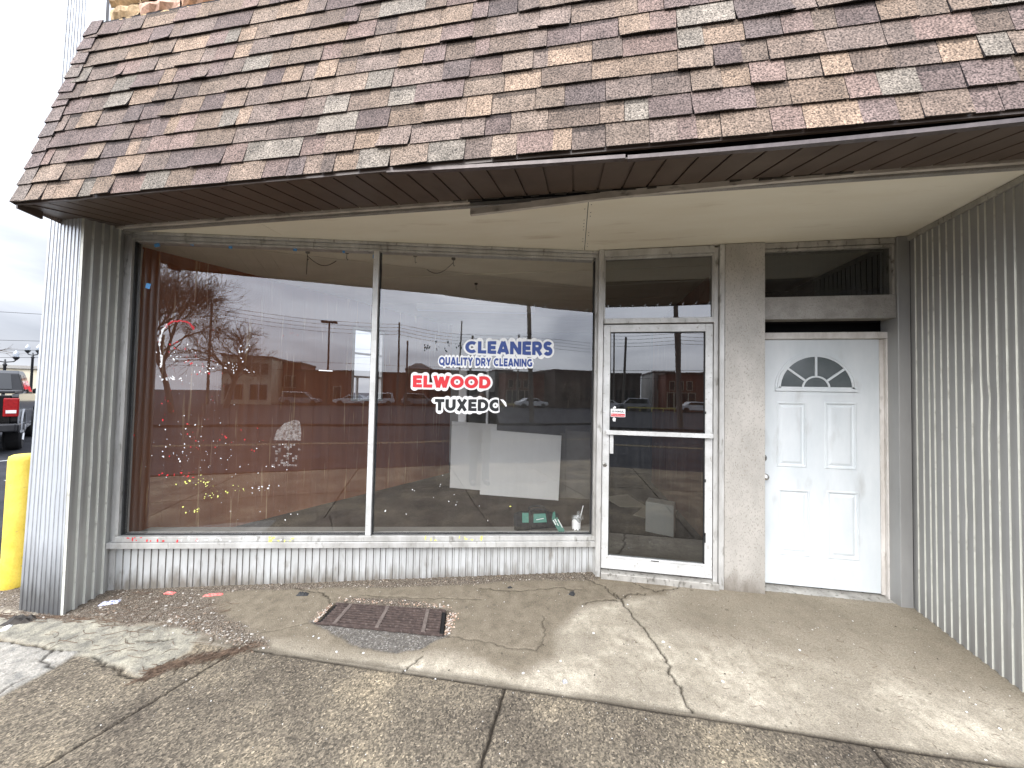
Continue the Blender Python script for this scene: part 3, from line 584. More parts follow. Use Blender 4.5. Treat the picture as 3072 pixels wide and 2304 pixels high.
m = MB(); p_ = arc(.286); m.prism(p_, 1, JY - .0045, JY - .001); m.build('fanlight_pane', 'fang' if 'fang' in M else 'carglass', WD)
for zz, nm, pr in ((1.10, 'deadbolt', [(0, 0), (.036, 0), (.035, .008), (.024, .016), (.022, .020), (0, .020)]), (.945, 'door_knob', [(0, 0), (.034, 0), (.032, .008), (.014, .012), (.014, .030), (.026, .040), (.030, .052), (.026, .064), (.014, .068), (0, .068)])):
    m = MB(); m.lathe((1.640, JY - .0005, zz), pr, 24, ax=(0, -1, 0)); m.build(nm, 'chrome', WD, smooth=True)
M_ = M['carglass']
# the ribbed side wall on the right
RW0, RW1 = (2.580, 2.42, 0), (2.660, 3.345, 0)
P3, ln3 = pl(RW1, RW0)
def P3b(p): v = P3((p[0], -p[1], p[2])); return v
P3n = (lambda p: P3((p[0], p[1], p[2])))
nrm = P3((0, 1, 0)) - P3((0, 0, 0)); sgn = 1 if nrm.x < 0 else -1
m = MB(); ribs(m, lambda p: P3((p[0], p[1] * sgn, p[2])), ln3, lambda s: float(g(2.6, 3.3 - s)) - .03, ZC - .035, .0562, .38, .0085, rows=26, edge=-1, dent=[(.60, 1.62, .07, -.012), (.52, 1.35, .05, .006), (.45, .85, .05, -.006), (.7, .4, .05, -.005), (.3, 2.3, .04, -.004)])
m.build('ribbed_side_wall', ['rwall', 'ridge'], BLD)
m = MB(lambda p: P3((p[0], p[1] * sgn, p[2]))); m.box(0, ln3, -.03, .020, ZC - .040, ZC - .001); m.build('wall_trim', 'alumdirty', BLD)
m = MB(lambda p: P3((p[0], p[1] * sgn, p[2]))); m.box(0, ln3, -.2, -.035, -.2, ZC + .1); m.build('side_wall_core', 'dark', BLD)
P4, ln4 = pl((2.582, 2.415, 0), (6.5, 2.415, 0))
m = MB(); ribs(m, P4, ln4, lambda s: -.2, ZC + .02, .0585, .42, .011); m.build('ribbed_front_wall', 'pil', BLD)

# ------------------------------------------------------------------ entry ceiling (cream boards), trims, soffit
def bl_y(x):   # y of window line / door line behind which the ceiling may hide
    return max(2.45, min(3.46, 2.496 + (x + 3.81) * .2284 + .06))
def ceil_panel(m, xa, xb, n=14):
    for k in range(n):
        a_ = xa + (xb - xa) * k / n; b_ = xa + (xb - xa) * (k + 1) / n
        sg = lambda x, y: ZC + .004 + .0
        m.hexa([(a_, 2.432, ZC + .003), (b_, 2.432, ZC + .003), (b_, bl_y(b_), ZC + .003), (a_, bl_y(a_), ZC + .003), (a_, 2.432, ZC + .02), (b_, 2.432, ZC + .02), (b_, bl_y(b_), ZC + .02), (a_, bl_y(a_), ZC + .02)])
m = MB(); ceil_panel(m, -3.86, -2.516); ceil_panel(m, -2.511, .086); ceil_panel(m, .0915, 2.72); m.build('entry_ceiling', 'ceil', BLD)
rn_ = random.Random(4)
for k in range(16):
    m = MB(); m.lathe((.089 + rn_.choice([-.022, .022]), 2.48 + k * .055, ZC + .0029), [(.004, 0), (.004, -.0012), (0, -.002)], 7); m.build('nail_head', 'dark', BLD)
m = MB(); m.box(-4.0, 6.5, 2.42, 3.8, 3.05, 3.12); m.box(-3.74, 6.2, 1.95, 2.00, 2.91, 3.2); m.box(-3.74, 6.2, 2.0, 2.415, 3.0, 3.04); m.build('deck_and_backing', 'black', BLD)  # deck, plus black backing added behind the soffit to darken the eave gap
# trims along the front edge of the entry ceiling
m = MB(); m.box(-3.80, 3.2, 2.418, 2.4315, 2.938, 2.964); m.box(-3.80, 3.2, 2.4316, 2.450, 2.938, 2.9465); m.build('inner_trim', 'header', BLD)
m = MB(); m.box(-3.80, 3.2, 2.420, 2.431, 2.965, 3.0); m.build('cavity_shade', 'black', BLD)  # black strip, painted-in shade of the gap above the inner trim
m = MB(); m.box(-3.84, -.735, 2.392, 2.406, 2.951, 2.986); m.box(-3.84, -.735, 2.4065, 2.416, 2.951, 2.956); m.build('ceiling_trim', 'trimw', BLD)
m = MB(); pts = [(-.726, 2.862), (-.3, 2.884), (.16, 2.911), (.6, 2.926), (1.0, 2.938), (1.6, 2.949), (3.2, 2.955)]
for (xa, za), (xb, zb) in zip(pts[:-1], pts[1:]):
    m.hexa([(xa, 2.388, za), (xb, 2.388, zb), (xb, 2.402, zb), (xa, 2.402, za), (xa, 2.388, za + .044), (xb, 2.388, zb + .040), (xb, 2.402, zb + .040), (xa, 2.402, za + .044)])
    m.hexa([(xa, 2.402, za), (xb, 2.402, zb), (xb, 2.414, zb), (xa, 2.414, za), (xa, 2.402, za + .003), (xb, 2.402, zb + .003), (xb, 2.414, zb + .003), (xa, 2.414, za + .003)])
m.build('drooping_trim', 'trimw', BLD, label='dirty metal trim strip whose left end hangs loose below the soffit')
m = MB()   # rotten wood edge seen in the gap above the drooping trim
xx_ = -.85
while xx_ < 1.6:
    w_ = random.uniform(.05, .16); zz = 2.962 + random.uniform(-.008, .006); m.box(xx_, xx_ + w_, 2.374 + random.uniform(0, .008), 2.388, zz - .002, zz + .012, .003); xx_ += w_ + random.uniform(0, .02)
m.build('rotten_edge', 'dark', BLD)
# brown panelled soffit, outer edge sagging to the right
def sag(x):
    if x < -1.4: return 0
    t = (x + 1.4); return .060 * math.sin(min(1, max(0, t / 4.4)) * math.pi) if x < 3 else 0
ZO = 2.862; YO, YI = 1.846, 2.385
def zs(x, y): t = (y - YO) / (YI - YO); return (ZO - sag(x) * .9) * (1 - t) + 2.966 * t
m = MB(); x = -3.74; pw = .1555
while x < 6.2:
    xe = min(x + pw, 6.2)
    for a_, b_, h_ in ((x, xe - .014, 0), (xe - .014, xe, .010)):
        q = [(a_, YO), (b_, YO), (b_, YI), (a_, YI)]; m.hexa([(px, py, zs(px, py) + h_) for px, py in q] + [(px, py, zs(px, py) + h_ + .006) for px, py in q])
    x += pw
m.build('soffit', 'soffit', BLD)
def chan(m, xa, xb, dz0=0, n=14):
    for k in range(n):
        a_ = xa + (xb - xa) * k / n; b_ = xa + (xb - xa) * (k + 1) / n; za = zs(a_, YO) - .006 + dz0 * (1 - k / n); zb = zs(b_, YO) - .006 + dz0 * (1 - (k + 1) / n)
        m.hexa([(a_, YO - .016, za), (b_, YO - .016, zb), (b_, YO + .012, zb), (a_, YO + .012, za), (a_, YO - .016, za + .019), (b_, YO - .016, zb + .019), (b_, YO + .012, zb + .006), (a_, YO + .012, za + .006)])
m = MB(); chan(m, -1.05, .243); m.build('soffit_channel', 'channel', BLD); m = MB(); chan(m, .254, 6.2, -.006, 40); m.build('soffit_channel', 'channel', BLD)
m = MB(); m.box(-3.76, -1.06, YO - .016, YO, ZO - .004, ZO + .014); m.build('soffit_channel', 'brown', BLD)
# end return of the soffit at the left
m = MB(); m.hexa([(-3.80, 1.83, 2.852), (-3.735, 1.83, 2.852), (-3.735, 2.40, 2.966), (-4.20, 2.40, 2.966), (-3.80, 1.83, 2.866), (-3.735, 1.83, 2.866), (-3.735, 2.40, 2.98), (-4.2, 2.40, 2.98)]); m.build('soffit_end', 'brown', BLD)
m = MB(K); m.hexa([(-4.222, 2.030, 2.958), (-4.205, 2.030, 2.958), (-4.235, 2.18, 2.948), (-4.255, 2.18, 2.948), (-4.222, 2.03, 3.01), (-4.205, 2.03, 3.01), (-4.235, 2.18, 3.01), (-4.255, 2.18, 3.01)]); m.build('fascia_end', 'brown', BLD)
m = MB(K); m.box(-4.205, 6.8, 2.030, 2.044, 2.984, 3.006); m.box(-4.205, 6.8, 2.0445, 2.062, 2.994, 3.006); m.build('fascia_board', 'brown', BLD)

# ------------------------------------------------------------------ mansard roof
RF = empty('mansard_roof', (0, 0, 0), None, None); RF.parent = BLD
TH = R(80); ct, s_t = math.cos(TH), math.sin(TH)
def RP(x, s, o): return Vector(K((x, 2.022 + s * ct - o * s_t, 2.996 + s * s_t + o * ct)))
def hipx(s): return -4.205 + .083 * s
PAL = [(.185, .162, .138), (.215, .185, .152), (.165, .145, .125), (.150, .112, .100), (.165, .122, .108), (.135, .105, .095), (.270, .195, .140), (.240, .175, .128), (.205, .152, .115), (.185, .138, .108), (.205, .145, .122), (.18, .13, .112), (.17, .13, .108), (.21, .16, .125), (.19, .145, .12), (.225, .17, .13)]; PAL = [tuple(v * .78 for v in c_) for c_ in PAL[1:2] + PAL[3:]] 
m = MB(); rng = random.Random(11); EX = .1545
m.col = (.03, .025, .025); m.poly([tuple(RP(-4.2, -.0, -.012)), tuple(RP(6.4, -.0, -.012)), tuple(RP(6.4, 1.75, -.012)), tuple(RP(-4.06, 1.75, -.012))])
def tab(m, xa, xb, sa, sb, o0, o1, col, lift, th, ca, cb, dark=False):
    """one shingle tab: bottom edge at sa, top sb; o0 height at bottom, o1 at top"""
    n = 4; nx_ = 2
    def pt(i, k, under):
        u = i / nx_; t = k / n; x = xa + (xb - xa) * u; s = sa + (sb - sa) * t
        cur = (1 - t) ** 3 * (ca * (1 - u) + cb * u)
        s_ = s + cur * -.35
        x += (cb - ca) * (1 - t) ** 3 * .8
        return RP(x, s_, o0 + (o1 - o0) * t + lift * (1 - t) ** 2 + cur - (th if under else 0))
    T = [[m.V(pt(i, k, 0)) for i in range(nx_ + 1)] for k in range(n + 1)]; U = [[m.V(pt(i, k, 1)) for i in range(nx_ + 1)] for k in range(n + 1)]
    for k in range(n):
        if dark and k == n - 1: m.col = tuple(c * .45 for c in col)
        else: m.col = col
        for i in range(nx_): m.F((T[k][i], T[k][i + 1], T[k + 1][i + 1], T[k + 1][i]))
        m.col = (.035, .03, .03); m.F((U[k][0], T[k][0], T[k + 1][0], U[k + 1][0])); m.F((T[k][nx_], U[k][nx_], U[k + 1][nx_], T[k + 1][nx_]))  # edge faces coloured dark to draw the shadow lines between tabs and courses
    for i in range(nx_): m.F((U[0][i], U[0][i + 1], T[0][i + 1], T[0][i]))
for c in range(11):
    s0 = c * EX; x = hipx(s0) + rng.uniform(-.05, .02) + .03
    wave = rng.uniform(0, 6)
    while x < 6.3:
        wd = rng.choice([.10, .13, .15, .17, .18, .20, .22, .25, .30]) * rng.uniform(.85, 1.15); xe = min(x + wd, 6.4)
        col = rng.choice(PAL); j = rng.uniform(.80, 1.22); col = tuple(v * j for v in col)
        up_ = rng.random() < .62
        ln_j = rng.uniform(-.003, .003) + .004 * math.sin(x * 1.3 + wave)
        cl_, cr_ = (rng.uniform(0, .003) if rng.random() > .08 else rng.uniform(.006, .016)), (rng.uniform(0, .003) if rng.random() > .10 else rng.uniform(.006, .018))
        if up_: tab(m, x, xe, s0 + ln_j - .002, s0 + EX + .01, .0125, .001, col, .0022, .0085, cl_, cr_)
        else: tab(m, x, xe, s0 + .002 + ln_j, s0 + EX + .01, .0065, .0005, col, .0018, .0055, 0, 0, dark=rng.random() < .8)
        x = xe + (.0032 if rng.random() < .8 else .0)
sh = m.build('shingles', 'shingle', RF, colors=True)
m = MB(); rng = random.Random(5)
for k in range(12):
    s0 = -.006 + k * .1425; ln_ = .175; col = rng.choice([(.165, .13, .115), (.15, .115, .105), (.18, .155, .135), (.14, .115, .105), (.17, .14, .12)]); xh = hipx(s0); xt = hipx(s0 + ln_)
    def cp(x, s, o): return RP(x, s, o)
    b0 = [cp(xh - .050, s0, -.06), cp(xh - .022, s0, .024), cp(xh + .115 + rng.uniform(-.008, .008), s0 + rng.uniform(.0, .02), .018)]
    t0 = [cp(xt - .040, s0 + ln_, -.06), cp(xt - .014, s0 + ln_, .012), cp(xt + .10, s0 + ln_, .008)]
    bi = [m.V(p) for p in b0]; ti = [m.V(p) for p in t0]; bu = [m.V(p + Vector((0, .007, -.002))) for p in b0]; m.col = col
    for i in (0, 1): m.F((bi[i], bi[i + 1], ti[i + 1], ti[i])); m.col = col
    m.col = (.03, .025, .025); m.F((bu[0], bu[1], bi[1], bi[0])); m.F((bu[1], bu[2], bi[2], bi[1])); m.F((bu[2], m.V(t0[2] + Vector((0, .007, 0))), ti[2], bi[2]))
m.build('hip_cap_shingles', 'shingle', RF, colors=True)
m = MB(); m.col = (.2, .16, .14)
m.poly([RP(-4.23, 0, -.05), RP(-4.10, 1.7, -.02), (-3.75, 2.3, 4.35), (-4.1, 2.3, 2.9)]); m.poly([RP(-4.08, 1.70, -.01), RP(6.4, 1.70, -.01), (5.8, 2.3, 4.38), (-3.7, 2.3, 4.38)]); m.build('roof_side', 'shingle', RF, colors=True)
# stone veneer above the roof
m = MB(K); rng = random.Random(3); z = 4.45; Y0 = 2.36
row = 0
m.col = (.16, .13, .10); m.box(-3.96, 6.4, Y0 + .02, Y0 + .3, 4.3, 7.0)
while z < 5.9:
    h_ = rng.uniform(.075, .11); x = -3.955 + (rng.uniform(-.2, 0) if row % 2 else 0); x = max(x, -3.955)
    while x < 3.5:
        w_ = rng.uniform(.25, .62); c_ = rng.choice([(.50, .36, .20), (.55, .40, .24), (.60, .36, .24), (.62, .40, .30), (.45, .33, .19)]); m.col = c_
        nx_, nz_ = 8, 3; gidx = []
        for k in range(nz_ + 1):
            r_ = []
            for i in range(nx_ + 1):
                e = 0 if (i in (0, nx_) or k in (0, nz_)) else 1
                r_.append(m.V((x + w_ * i / nx_ * .985 + .003, Y0 - (rng.uniform(.012, .045) if e else rng.uniform(-.004, .01)), z + h_ * k / nz_ * .90 + .005)))
            gidx.append(r_)
        for k in range(nz_):
            for i in range(nx_): m.F((gidx[k][i], gidx[k][i + 1], gidx[k + 1][i + 1], gidx[k + 1][i]))
        for i in range(nx_): pass
        x += w_
    z += h_; row += 1
m.build('stone_wall', 'stone', BLD, colors=True)

# ------------------------------------------------------------------ interior
def Wq(x, y): return (x, y)
IW0, IW1 = Vector((-4.14, 3.07, 0)), Vector((-2.45, 7.0, 0)); IT = (IW1 - IW0).normalized(); IL = (IW1 - IW0).length; IN = Vector((IT.y, -IT.x, 0))
def PI_(p): return IW0 + IT * p[0] + IN * p[1] + Vector((0, 0, p[2]))
m = MB(PI_); wa, wb = 2.07, 2.62                               # opening for the small side window
m.box(-.6, wa, -.04, 0, -.02, 3.0); m.box(wb, IL, -.04, 0, -.02, 3.0); m.box(wa, wb, -.04, 0, -.02, 1.46); m.box(wa, wb, -.04, 0, 2.59, 3.0)
s_ = .0
while s_ < IL:                                                 # vertical battens between the plywood sheets
    if not (wa - .03 < s_ < wb): m.box(s_, s_ + .006, .0, .002, 0, 3.0)
    s_ += random.uniform(.10, .30)
m.build('panelled_wall', 'wood', BLD)
m = MB(PI_); m.box(wa, wa + .03, -.06, .02, 1.46, 2.59); m.box(wb - .03, wb, -.06, .02, 1.46, 2.59); m.box(wa + .03, wb - .03, -.06, .02, 1.46, 1.49); m.box(wa + .03, wb - .03, -.06, .02, 2.56, 2.59); m.box(wa + .03, wb - .03, -.03, .0, 2.18, 2.21); m.box(wa + .03, wb - .03, -.03, .0, 1.82, 1.85); m.box(wa + .09, wa + .12, -.03, .0, 1.49, 1.82); m.build('side_window_frame', 'alumwhite', BLD)
m = MB(); m.poly([(-4.0, 2.5, -.005), (.22, 3.42, -.005), (2.6, 3.5, -.005), (2.6, 8.5, -.005), (-4.6, 8.5, -.005), (-4.6, 2.9, -.005)]); m.build('interior_floor', 'intfloor', BLD)
m = MB(); m.poly([(-3.98, 2.56, 3.0), (.22, 3.48, 3.0), (2.7, 3.5, 3.0), (2.7, 8.5, 3.0), (-4.6, 8.5, 3.0), (-4.6, 2.9, 3.0)])
for yy in (4.0, 5.2, 6.4): m.box(-3.8, 1.4, yy, yy + .006, 2.992, 2.999)
m.box(-3.9, 1.4, 3.05, 3.054, 2.993, 2.999) if False else None
m.build('interior_ceiling', 'intceil', BLD)
m = MB(); m.box(-4.6, -2.57, 8, 8.1, 0, 3.0); m.box(-1.70, 2.7, 8, 8.1, 0, 3.0); m.box(-2.57, -1.70, 8, 8.1, 2.15, 3.0); m.box(1.62, 1.70, 3.56, 8, 0, 3.0); m.box(-2.8, -1.5, 9.5, 9.6, 0, 3); m.build('interior_wall', 'intwall', BLD)
m = MB(); m.box(1.50, 1.60, 3.60, 7.2, 0, 2.99); m.build('panelled_wall', 'wood', BLD)
m = MB(); m.box(-2.58, -2.40, 7.93, 7.995, .80, 2.15); m.box(-1.93, -1.88, 7.93, 7.995, 0, 2.15); m.build('back_door_frame', 'board', BLD)
m = MB(); m.box(-4.6, 2.7, 3.7, 9.7, 3.13, 3.2); m.box(2.7, 2.8, 3.5, 9, -.1, 3.13); m.box(-4.6, 2.8, 9.7, 9.8, -.1, 3.13); m.build('roof_deck', 'dark', BLD)
m = MB(W); m.box(-.3, LW, -.5, -.08, 3.002, 3.1); m.build('header_beam', 'dark', BLD)
# fluorescent fixture, hooks, wires under the inside ceiling
m = MB(); m.hexa([(-2.40, 5.17, 2.90), (-.60, 5.56, 2.90), (-.63, 5.70, 2.90), (-2.43, 5.31, 2.90), (-2.40, 5.17, 2.99), (-.60, 5.56, 2.99), (-.63, 5.70, 2.99), (-2.43, 5.31, 2.99)]); m.build('ceiling_fixture', 'board', BLD)
for hx, hy, ww in ((-2.64, 3.16, 1), (-2.24, 3.21, 0), (-1.59, 3.37, 0), (-1.23, 3.50, 1), (-1.22, 4.34, 0)):
    m = MB(); m.lathe((hx, hy, 3.0), [(.0, 0), (.022, 0), (.018, -.018), (0, -.02)], 12); m.tube([(hx, hy, 2.985), (hx, hy, 2.93), (hx + .008, hy, 2.915), (hx + .016, hy, 2.925)], .003, 5)
    if ww:
        sx = 1 if hx < -2 else -1
        m.tube([(hx + sx * .30 * t, hy + .03 * t, 2.955 - .10 * math.sin(t * 2.6)) for t in [k / 10 for k in range(11)]], .003, 5)
    if hx == -2.64: m.tube([(hx, hy, 2.93), (hx - .002, hy, 2.77)], .003, 5)
    m.build('ceiling_hook', 'dark', BLD)

# ------------------------------------------------------------------ lettering and stickers on the glass
DG = bpy.context.evaluated_depsgraph_get
def textmesh(s, offset, bold=None):
    cu = bpy.data.curves.new('t', 'FONT'); cu.body = s; cu.size = 1; cu.offset = offset; cu.resolution_u = 6; cu.space_character = 1.14 if len(s) < 12 else 1.08
    ob = bpy.data.objects.new('t', cu); COL.objects.link(ob); bpy.context.view_layer.update()
    me = bpy.data.meshes.new_from_object(ob.evaluated_get(DG())); bpy.data.objects.remove(ob); return me
def arcp(cx_, cy_, rx, ry, a0, a1, n=14): return [(cx_ + rx * math.cos(R(a0 + (a1 - a0) * k / n)), cy_ + ry * math.sin(R(a0 + (a1 - a0) * k / n))) for k in range(n + 1)]
GL = {'C': (.88, [arcp(.50, .5, .38, .38, 48, 312, 20)]), 'L': (.66, [[(.13, 1), (.13, .12), (.66, .12)]]), 'E': (.68, [[(.13, 0), (.13, 1)], [(.13, .88), (.67, .88)], [(.13, .5), (.62, .5)], [(.13, .12), (.68, .12)]]),
 'A': (.90, [[(.10, 0), (.43, 1)], [(.80, 0), (.47, 1)], [(.2, .27), (.7, .27)]]), 'N': (.88, [[(.13, 0), (.13, 1)], [(.75, 0), (.75, 1)], [(.15, .92), (.73, .08)]]), 'R': (.80, [[(.13, 0), (.13, 1)], [(.13, .88), (.42, .88)] + arcp(.42, .665, .215, .215, 80, -80, 10) + [(.13, .45)], [(.38, .45), (.70, 0)]]),
 'S': (.66, [arcp(.36, .70, .21, .185, 25, 90, 5) + arcp(.34, .70, .21, .19, 100, 250, 9) + arcp(.36, .31, .22, .20, 75, -90, 10) + arcp(.33, .30, .23, .19, -100, -150, 4)]), 'Q': (1.0, [arcp(.50, .5, .38, .38, 0, 360, 30), [(.58, .25), (.95, -.08)]]),
 'U': (.82, [[(.13, 1), (.13, .42)] + arcp(.41, .40, .28, .28, 180, 360, 12) + [(.69, .42), (.69, 1)]]), 'I': (.26, [[(.13, 0), (.13, 1)]]), 'T': (.76, [[(.0, .88), (.76, .88)], [(.38, 0), (.38, .88)]]), 'Y': (.82, [[(.09, 1), (.41, .48)], [(.73, 1), (.41, .48)], [(.41, .52), (.41, 0)]]),
 'D': (.86, [[(.13, 0), (.13, 1)], [(.13, .88), (.38, .88)] + arcp(.38, .5, .35, .38, 85, -85, 14) + [(.13, .12)]]), 'G': (.92, [arcp(.50, .5, .38, .38, 48, 320, 20), [(.56, .44), (.88, .44)], [(.79, .48), (.79, .10)]]), 'W': (1.16, [[(.09, 1), (.34, .0)], [(.34, .0), (.58, .92)], [(.58, .92), (.82, .0)], [(.82, .0), (1.07, 1)]]),
 'X': (.84, [[(.12, 0), (.72, 1)], [(.12, 1), (.72, 0)]]), 'O': (.98, [arcp(.49, .5, .37, .38, 0, 360, 30)]), ' ': (.30, [])}
def ribbon(m, pts, hw, f, o, rnd):
    closed = math.hypot(pts[0][0] - pts[-1][0], pts[0][1] - pts[-1][1]) < 1e-6; n = len(pts); Lf, Rt = [], []
    if closed: pts = pts[:-1]; n -= 1
    for k in range(n):
        a = pts[k - 1] if (k or closed) else None; b = pts[(k + 1) % n] if (k < n - 1 or closed) else None; p = pts[k]
        d1 = Vector((p[0] - a[0], p[1] - a[1])).normalized() if a else None; d2 = Vector((b[0] - p[0], b[1] - p[1])).normalized() if b else None
        t = ((d1 or d2) + (d2 or d1)).normalized(); nn = Vector((-t.y, t.x)); c = nn.dot(Vector((-(d1 or d2).y, (d1 or d2).x))); w_ = hw / max(.5, c)
        Lf.append(m.V(f(p[0] + nn.x * w_, p[1] + nn.y * w_, o))); Rt.append(m.V(f(p[0] - nn.x * w_, p[1] - nn.y * w_, o)))
    for k in range(n if closed else n - 1): m.F((Rt[k], Rt[(k + 1) % n], Lf[(k + 1) % n], Lf[k]))
    if rnd:
        q = 1
        for p in ((pts[0], pts[-1]) if not closed else ()):
            m.poly([f(p[0] + hw * math.cos(2 * math.pi * i / 20), p[1] + hw * math.sin(2 * math.pi * i / 20), o + .00003 * q) for i in range(20)]); q += 1
        for p in (pts[1:-1] if len(pts) < 5 else ()): m.poly([f(p[0] + hw * math.cos(2 * math.pi * i / 20), p[1] + hw * math.sin(2 * math.pi * i / 20), o + .00003 * q) for i in range(20)]); q += 1
def sign(txt, s0, s1, zl, zr, hl, hr, col, label, hw=.138, ow=.155, cut=None, gap=.10):
    root = bpy.data.objects.new('window_lettering', None); COL.objects.link(root); tag(root, label, 'sign', 'vinyl lettering on the display window'); root.location = W(((s0 + s1) / 2, .002, zl)); il = root.location.copy()
    tot = sum(GL[c][0] + gap for c in txt) - gap
    def f(x_, y_, o): u = x_ / tot; return W((s0 + (s1 - s0) * u, o, (zl + (zr - zl) * u) + (hl + (hr - hl) * u) * y_)) - il
    for nm, mt, w_, ob, rnd in (('white_outline', 'white', hw + ow, .0010, True), ('letters', col, hw, .0040, False)):
        m = MB(); x_ = 0; k = 0
        for c in txt:
            for st_ in GL[c][1]: ribbon(m, [(x_ + p[0], p[1]) for p in st_], w_, f, ob + k * .00006 + (.0 if nm != 'letters' else 0), rnd); k += (2 if rnd else 1) * .5 if rnd else 1
            x_ += GL[c][0] + gap
        o = m.build(nm, mt, root)
        if cut:
            bm = bmesh.new(); bm.from_mesh(o.data); uu = cut + (.012 if rnd else 0); pc = Vector(f(tot * uu, .5, 0)); bmesh.ops.bisect_plane(bm, geom=bm.verts[:] + bm.edges[:] + bm.faces[:], plane_co=pc, plane_no=(tAB.x, tAB.y, .08), clear_outer=True); bm.to_mesh(o.data); bm.free()
    return root
def sx(x): return (x + 3.81) / .97492
sign('CLEANERS', sx(-.970), sx(-.197), 1.980, 1.975, .106, .128, 'blue', 'large blue word CLEANERS with white outline, topmost on the display window')
sign('QUALITY DRY CLEANING', sx(-1.200), sx(-.371), 1.862, 1.866, .074, .072, 'blue', 'narrow blue words QUALITY DRY CLEANING outlined in white under the word CLEANERS', .130, .18)
sign('ELWOOD', sx(-1.422), sx(-.741), 1.657, 1.660, .106, .108, 'red', 'red word ELWOOD outlined in white between the blue and the black lettering')
sign('TUXEDO', sx(-1.226), sx(-.640), 1.450, 1.454, .103, .106, 'ink', 'black word TUXEDO with its last letter torn, lowest lettering on the window', cut=.955)
# loose flap of the torn O
m = MB(W); pts = [(sx(-.655), .004, 1.562), (sx(-.625), .012, 1.560), (sx(-.600), .016, 1.535), (sx(-.592), .014, 1.500), (sx(-.603), .012, 1.497), (sx(-.622), .010, 1.525), (sx(-.640), .006, 1.548)]
m.poly(pts); m.build('vinyl_flap', 'white', None, label='loose curled white strip of vinyl peeling off beside the torn letter O', cat='sticker')
# sticker on the glass door
ST = empty('door_sticker', (.40, DY + .012, 1.46), 'small white and red rental company sticker stuck on the glass door above the bar', 'sticker')
def TD(p): return Vector((p[0], DY + .012 - p[1], p[2])) - Vector((.40, DY + .012, 1.46))
m = MB(TD); m.box(.343, .472, 0, .0012, 1.424, 1.497); m.build('sticker_sheet', 'white', ST)
m = MB(TD); m.box(.348, .467, .0014, .0020, 1.428, 1.454); m.build('red_band', 'red', ST)
def smalltext(t, x0, x1, z0, z1, o, mt, nm, par, off=.03, T=TD):
    a = textmesh(t, off); xs_ = [v.co.x for v in a.vertices]; ys_ = [v.co.y for v in a.vertices]; b0, b1, c0, c1 = min(xs_), max(xs_), min(ys_), max(ys_)
    for v in a.vertices: v.co = T((x0 + (x1 - x0) * (v.co.x - b0) / (b1 - b0), o, z0 + (z1 - z0) * (v.co.y - c0) / (c1 - c0)))
    a.materials.clear(); a.materials.append(M[mt]); ob = bpy.data.objects.new(nm, a); COL.objects.link(ob); ob.parent = par; return ob
smalltext('U-HAUL', .354, .461, 1.464, 1.483, .0018, 'ink', 'sticker_text', ST, .04); smalltext('Moving Made Easier', .352, .463, 1.434, 1.447, .0026, 'white', 'sticker_text', ST, .01)
m = MB(); m.poly([(.365, DY + .010, 1.385), (.385, DY + .010, 1.383), (.390, DY + .010, 1.41), (.372, DY + .010, 1.422), (.360, DY + .010, 1.405)]); m.build('sticker_scrap', 'board', None, label='torn pale sticker remains just below the door sticker', cat='sticker'); m = MB(); m.poly([(.360, DY + .010, 1.50), (.385, DY + .010, 1.50), (.392, DY + .010, 1.515), (.375, DY + .010, 1.522)]); m.build('sticker_scrap', 'board', None, label='torn pale sticker remains just above the door sticker', cat='sticker')
# blue tape squares along the top of the left pane
for k, (x_, z_, a_, w_, h_, wh) in enumerate(((-3.608, 2.853, 18, .045, .030, 'in the top left corner of the window'), (-3.323, 2.880, -8, .030, .030, 'second from the left along the window head'), (-3.007, 2.868, 4, .032, .036, 'third from the left along the window head'), (-2.466, 2.868, -3, .032, .030, 'fourth from the left along the window head'), (-2.054, 2.868, 10, .022, .030, 'fifth along the window head, near the middle post'), (-1.795, 2.832, 0, .014, .034, 'against the middle post of the window'), (-3.664, 2.492, -12, .038, .044, 'low on the left edge of the window, under the corner'))):
    m = MB(W); c_, s2 = math.cos(R(a_)), math.sin(R(a_)); cs = sx(x_)
    m.hexa([(cs + u * w_ / 2 * c_ - v * h_ / 2 * s2, o_, z_ + u * w_ / 2 * s2 + v * h_ / 2 * c_ + random.uniform(-.002, .002)) for o_ in (.0015, .0028) for u, v in ((-1, -1), (1, -1), (1, 1), (-1, 1))])
    m.build('tape_piece', 'tape', None, label='blue painter tape square ' + wh, cat='tape', group='blue tape squares on the glass')
# flecks of old window paint
def blob(m, s, z, r, asp=1, ang=None, o=None):
    n = random.randint(5, 8); ang = random.uniform(0, 3.14) if ang is None else ang; pts = []
    for k in range(n):
        t = 2 * math.pi * k / n; rr = r * random.uniform(.5, 1.25); u, v = rr * math.cos(t) * asp, rr * math.sin(t)
        pts.append((s + u * math.cos(ang) - v * math.sin(ang), .0016 if o is None else o, z + u * math.sin(ang) + v * math.cos(ang)))
    m.poly(pts)
random.seed(21); m = MB(W)
m.m = 0
for k in range(46):
    t = k / 45; a_ = R(170 - 165 * t); blob(m, .425 + .115 * math.cos(a_) + random.gauss(0, .003), 2.125 + .068 * math.sin(a_) + random.gauss(0, .003), random.uniform(.004, .010), 1.4, a_ + 1.57)
m.m = 1
for k in range(42):
    t = k / 41; blob(m, .278 + .012 * math.cos(t * 7) + (.03 if t < .12 else 0) * (1 - t / .12), 2.155 - .36 * t, random.uniform(.003, .010) * (1.2 if t < .5 or t > .75 else .5), 1.5, 1.5)
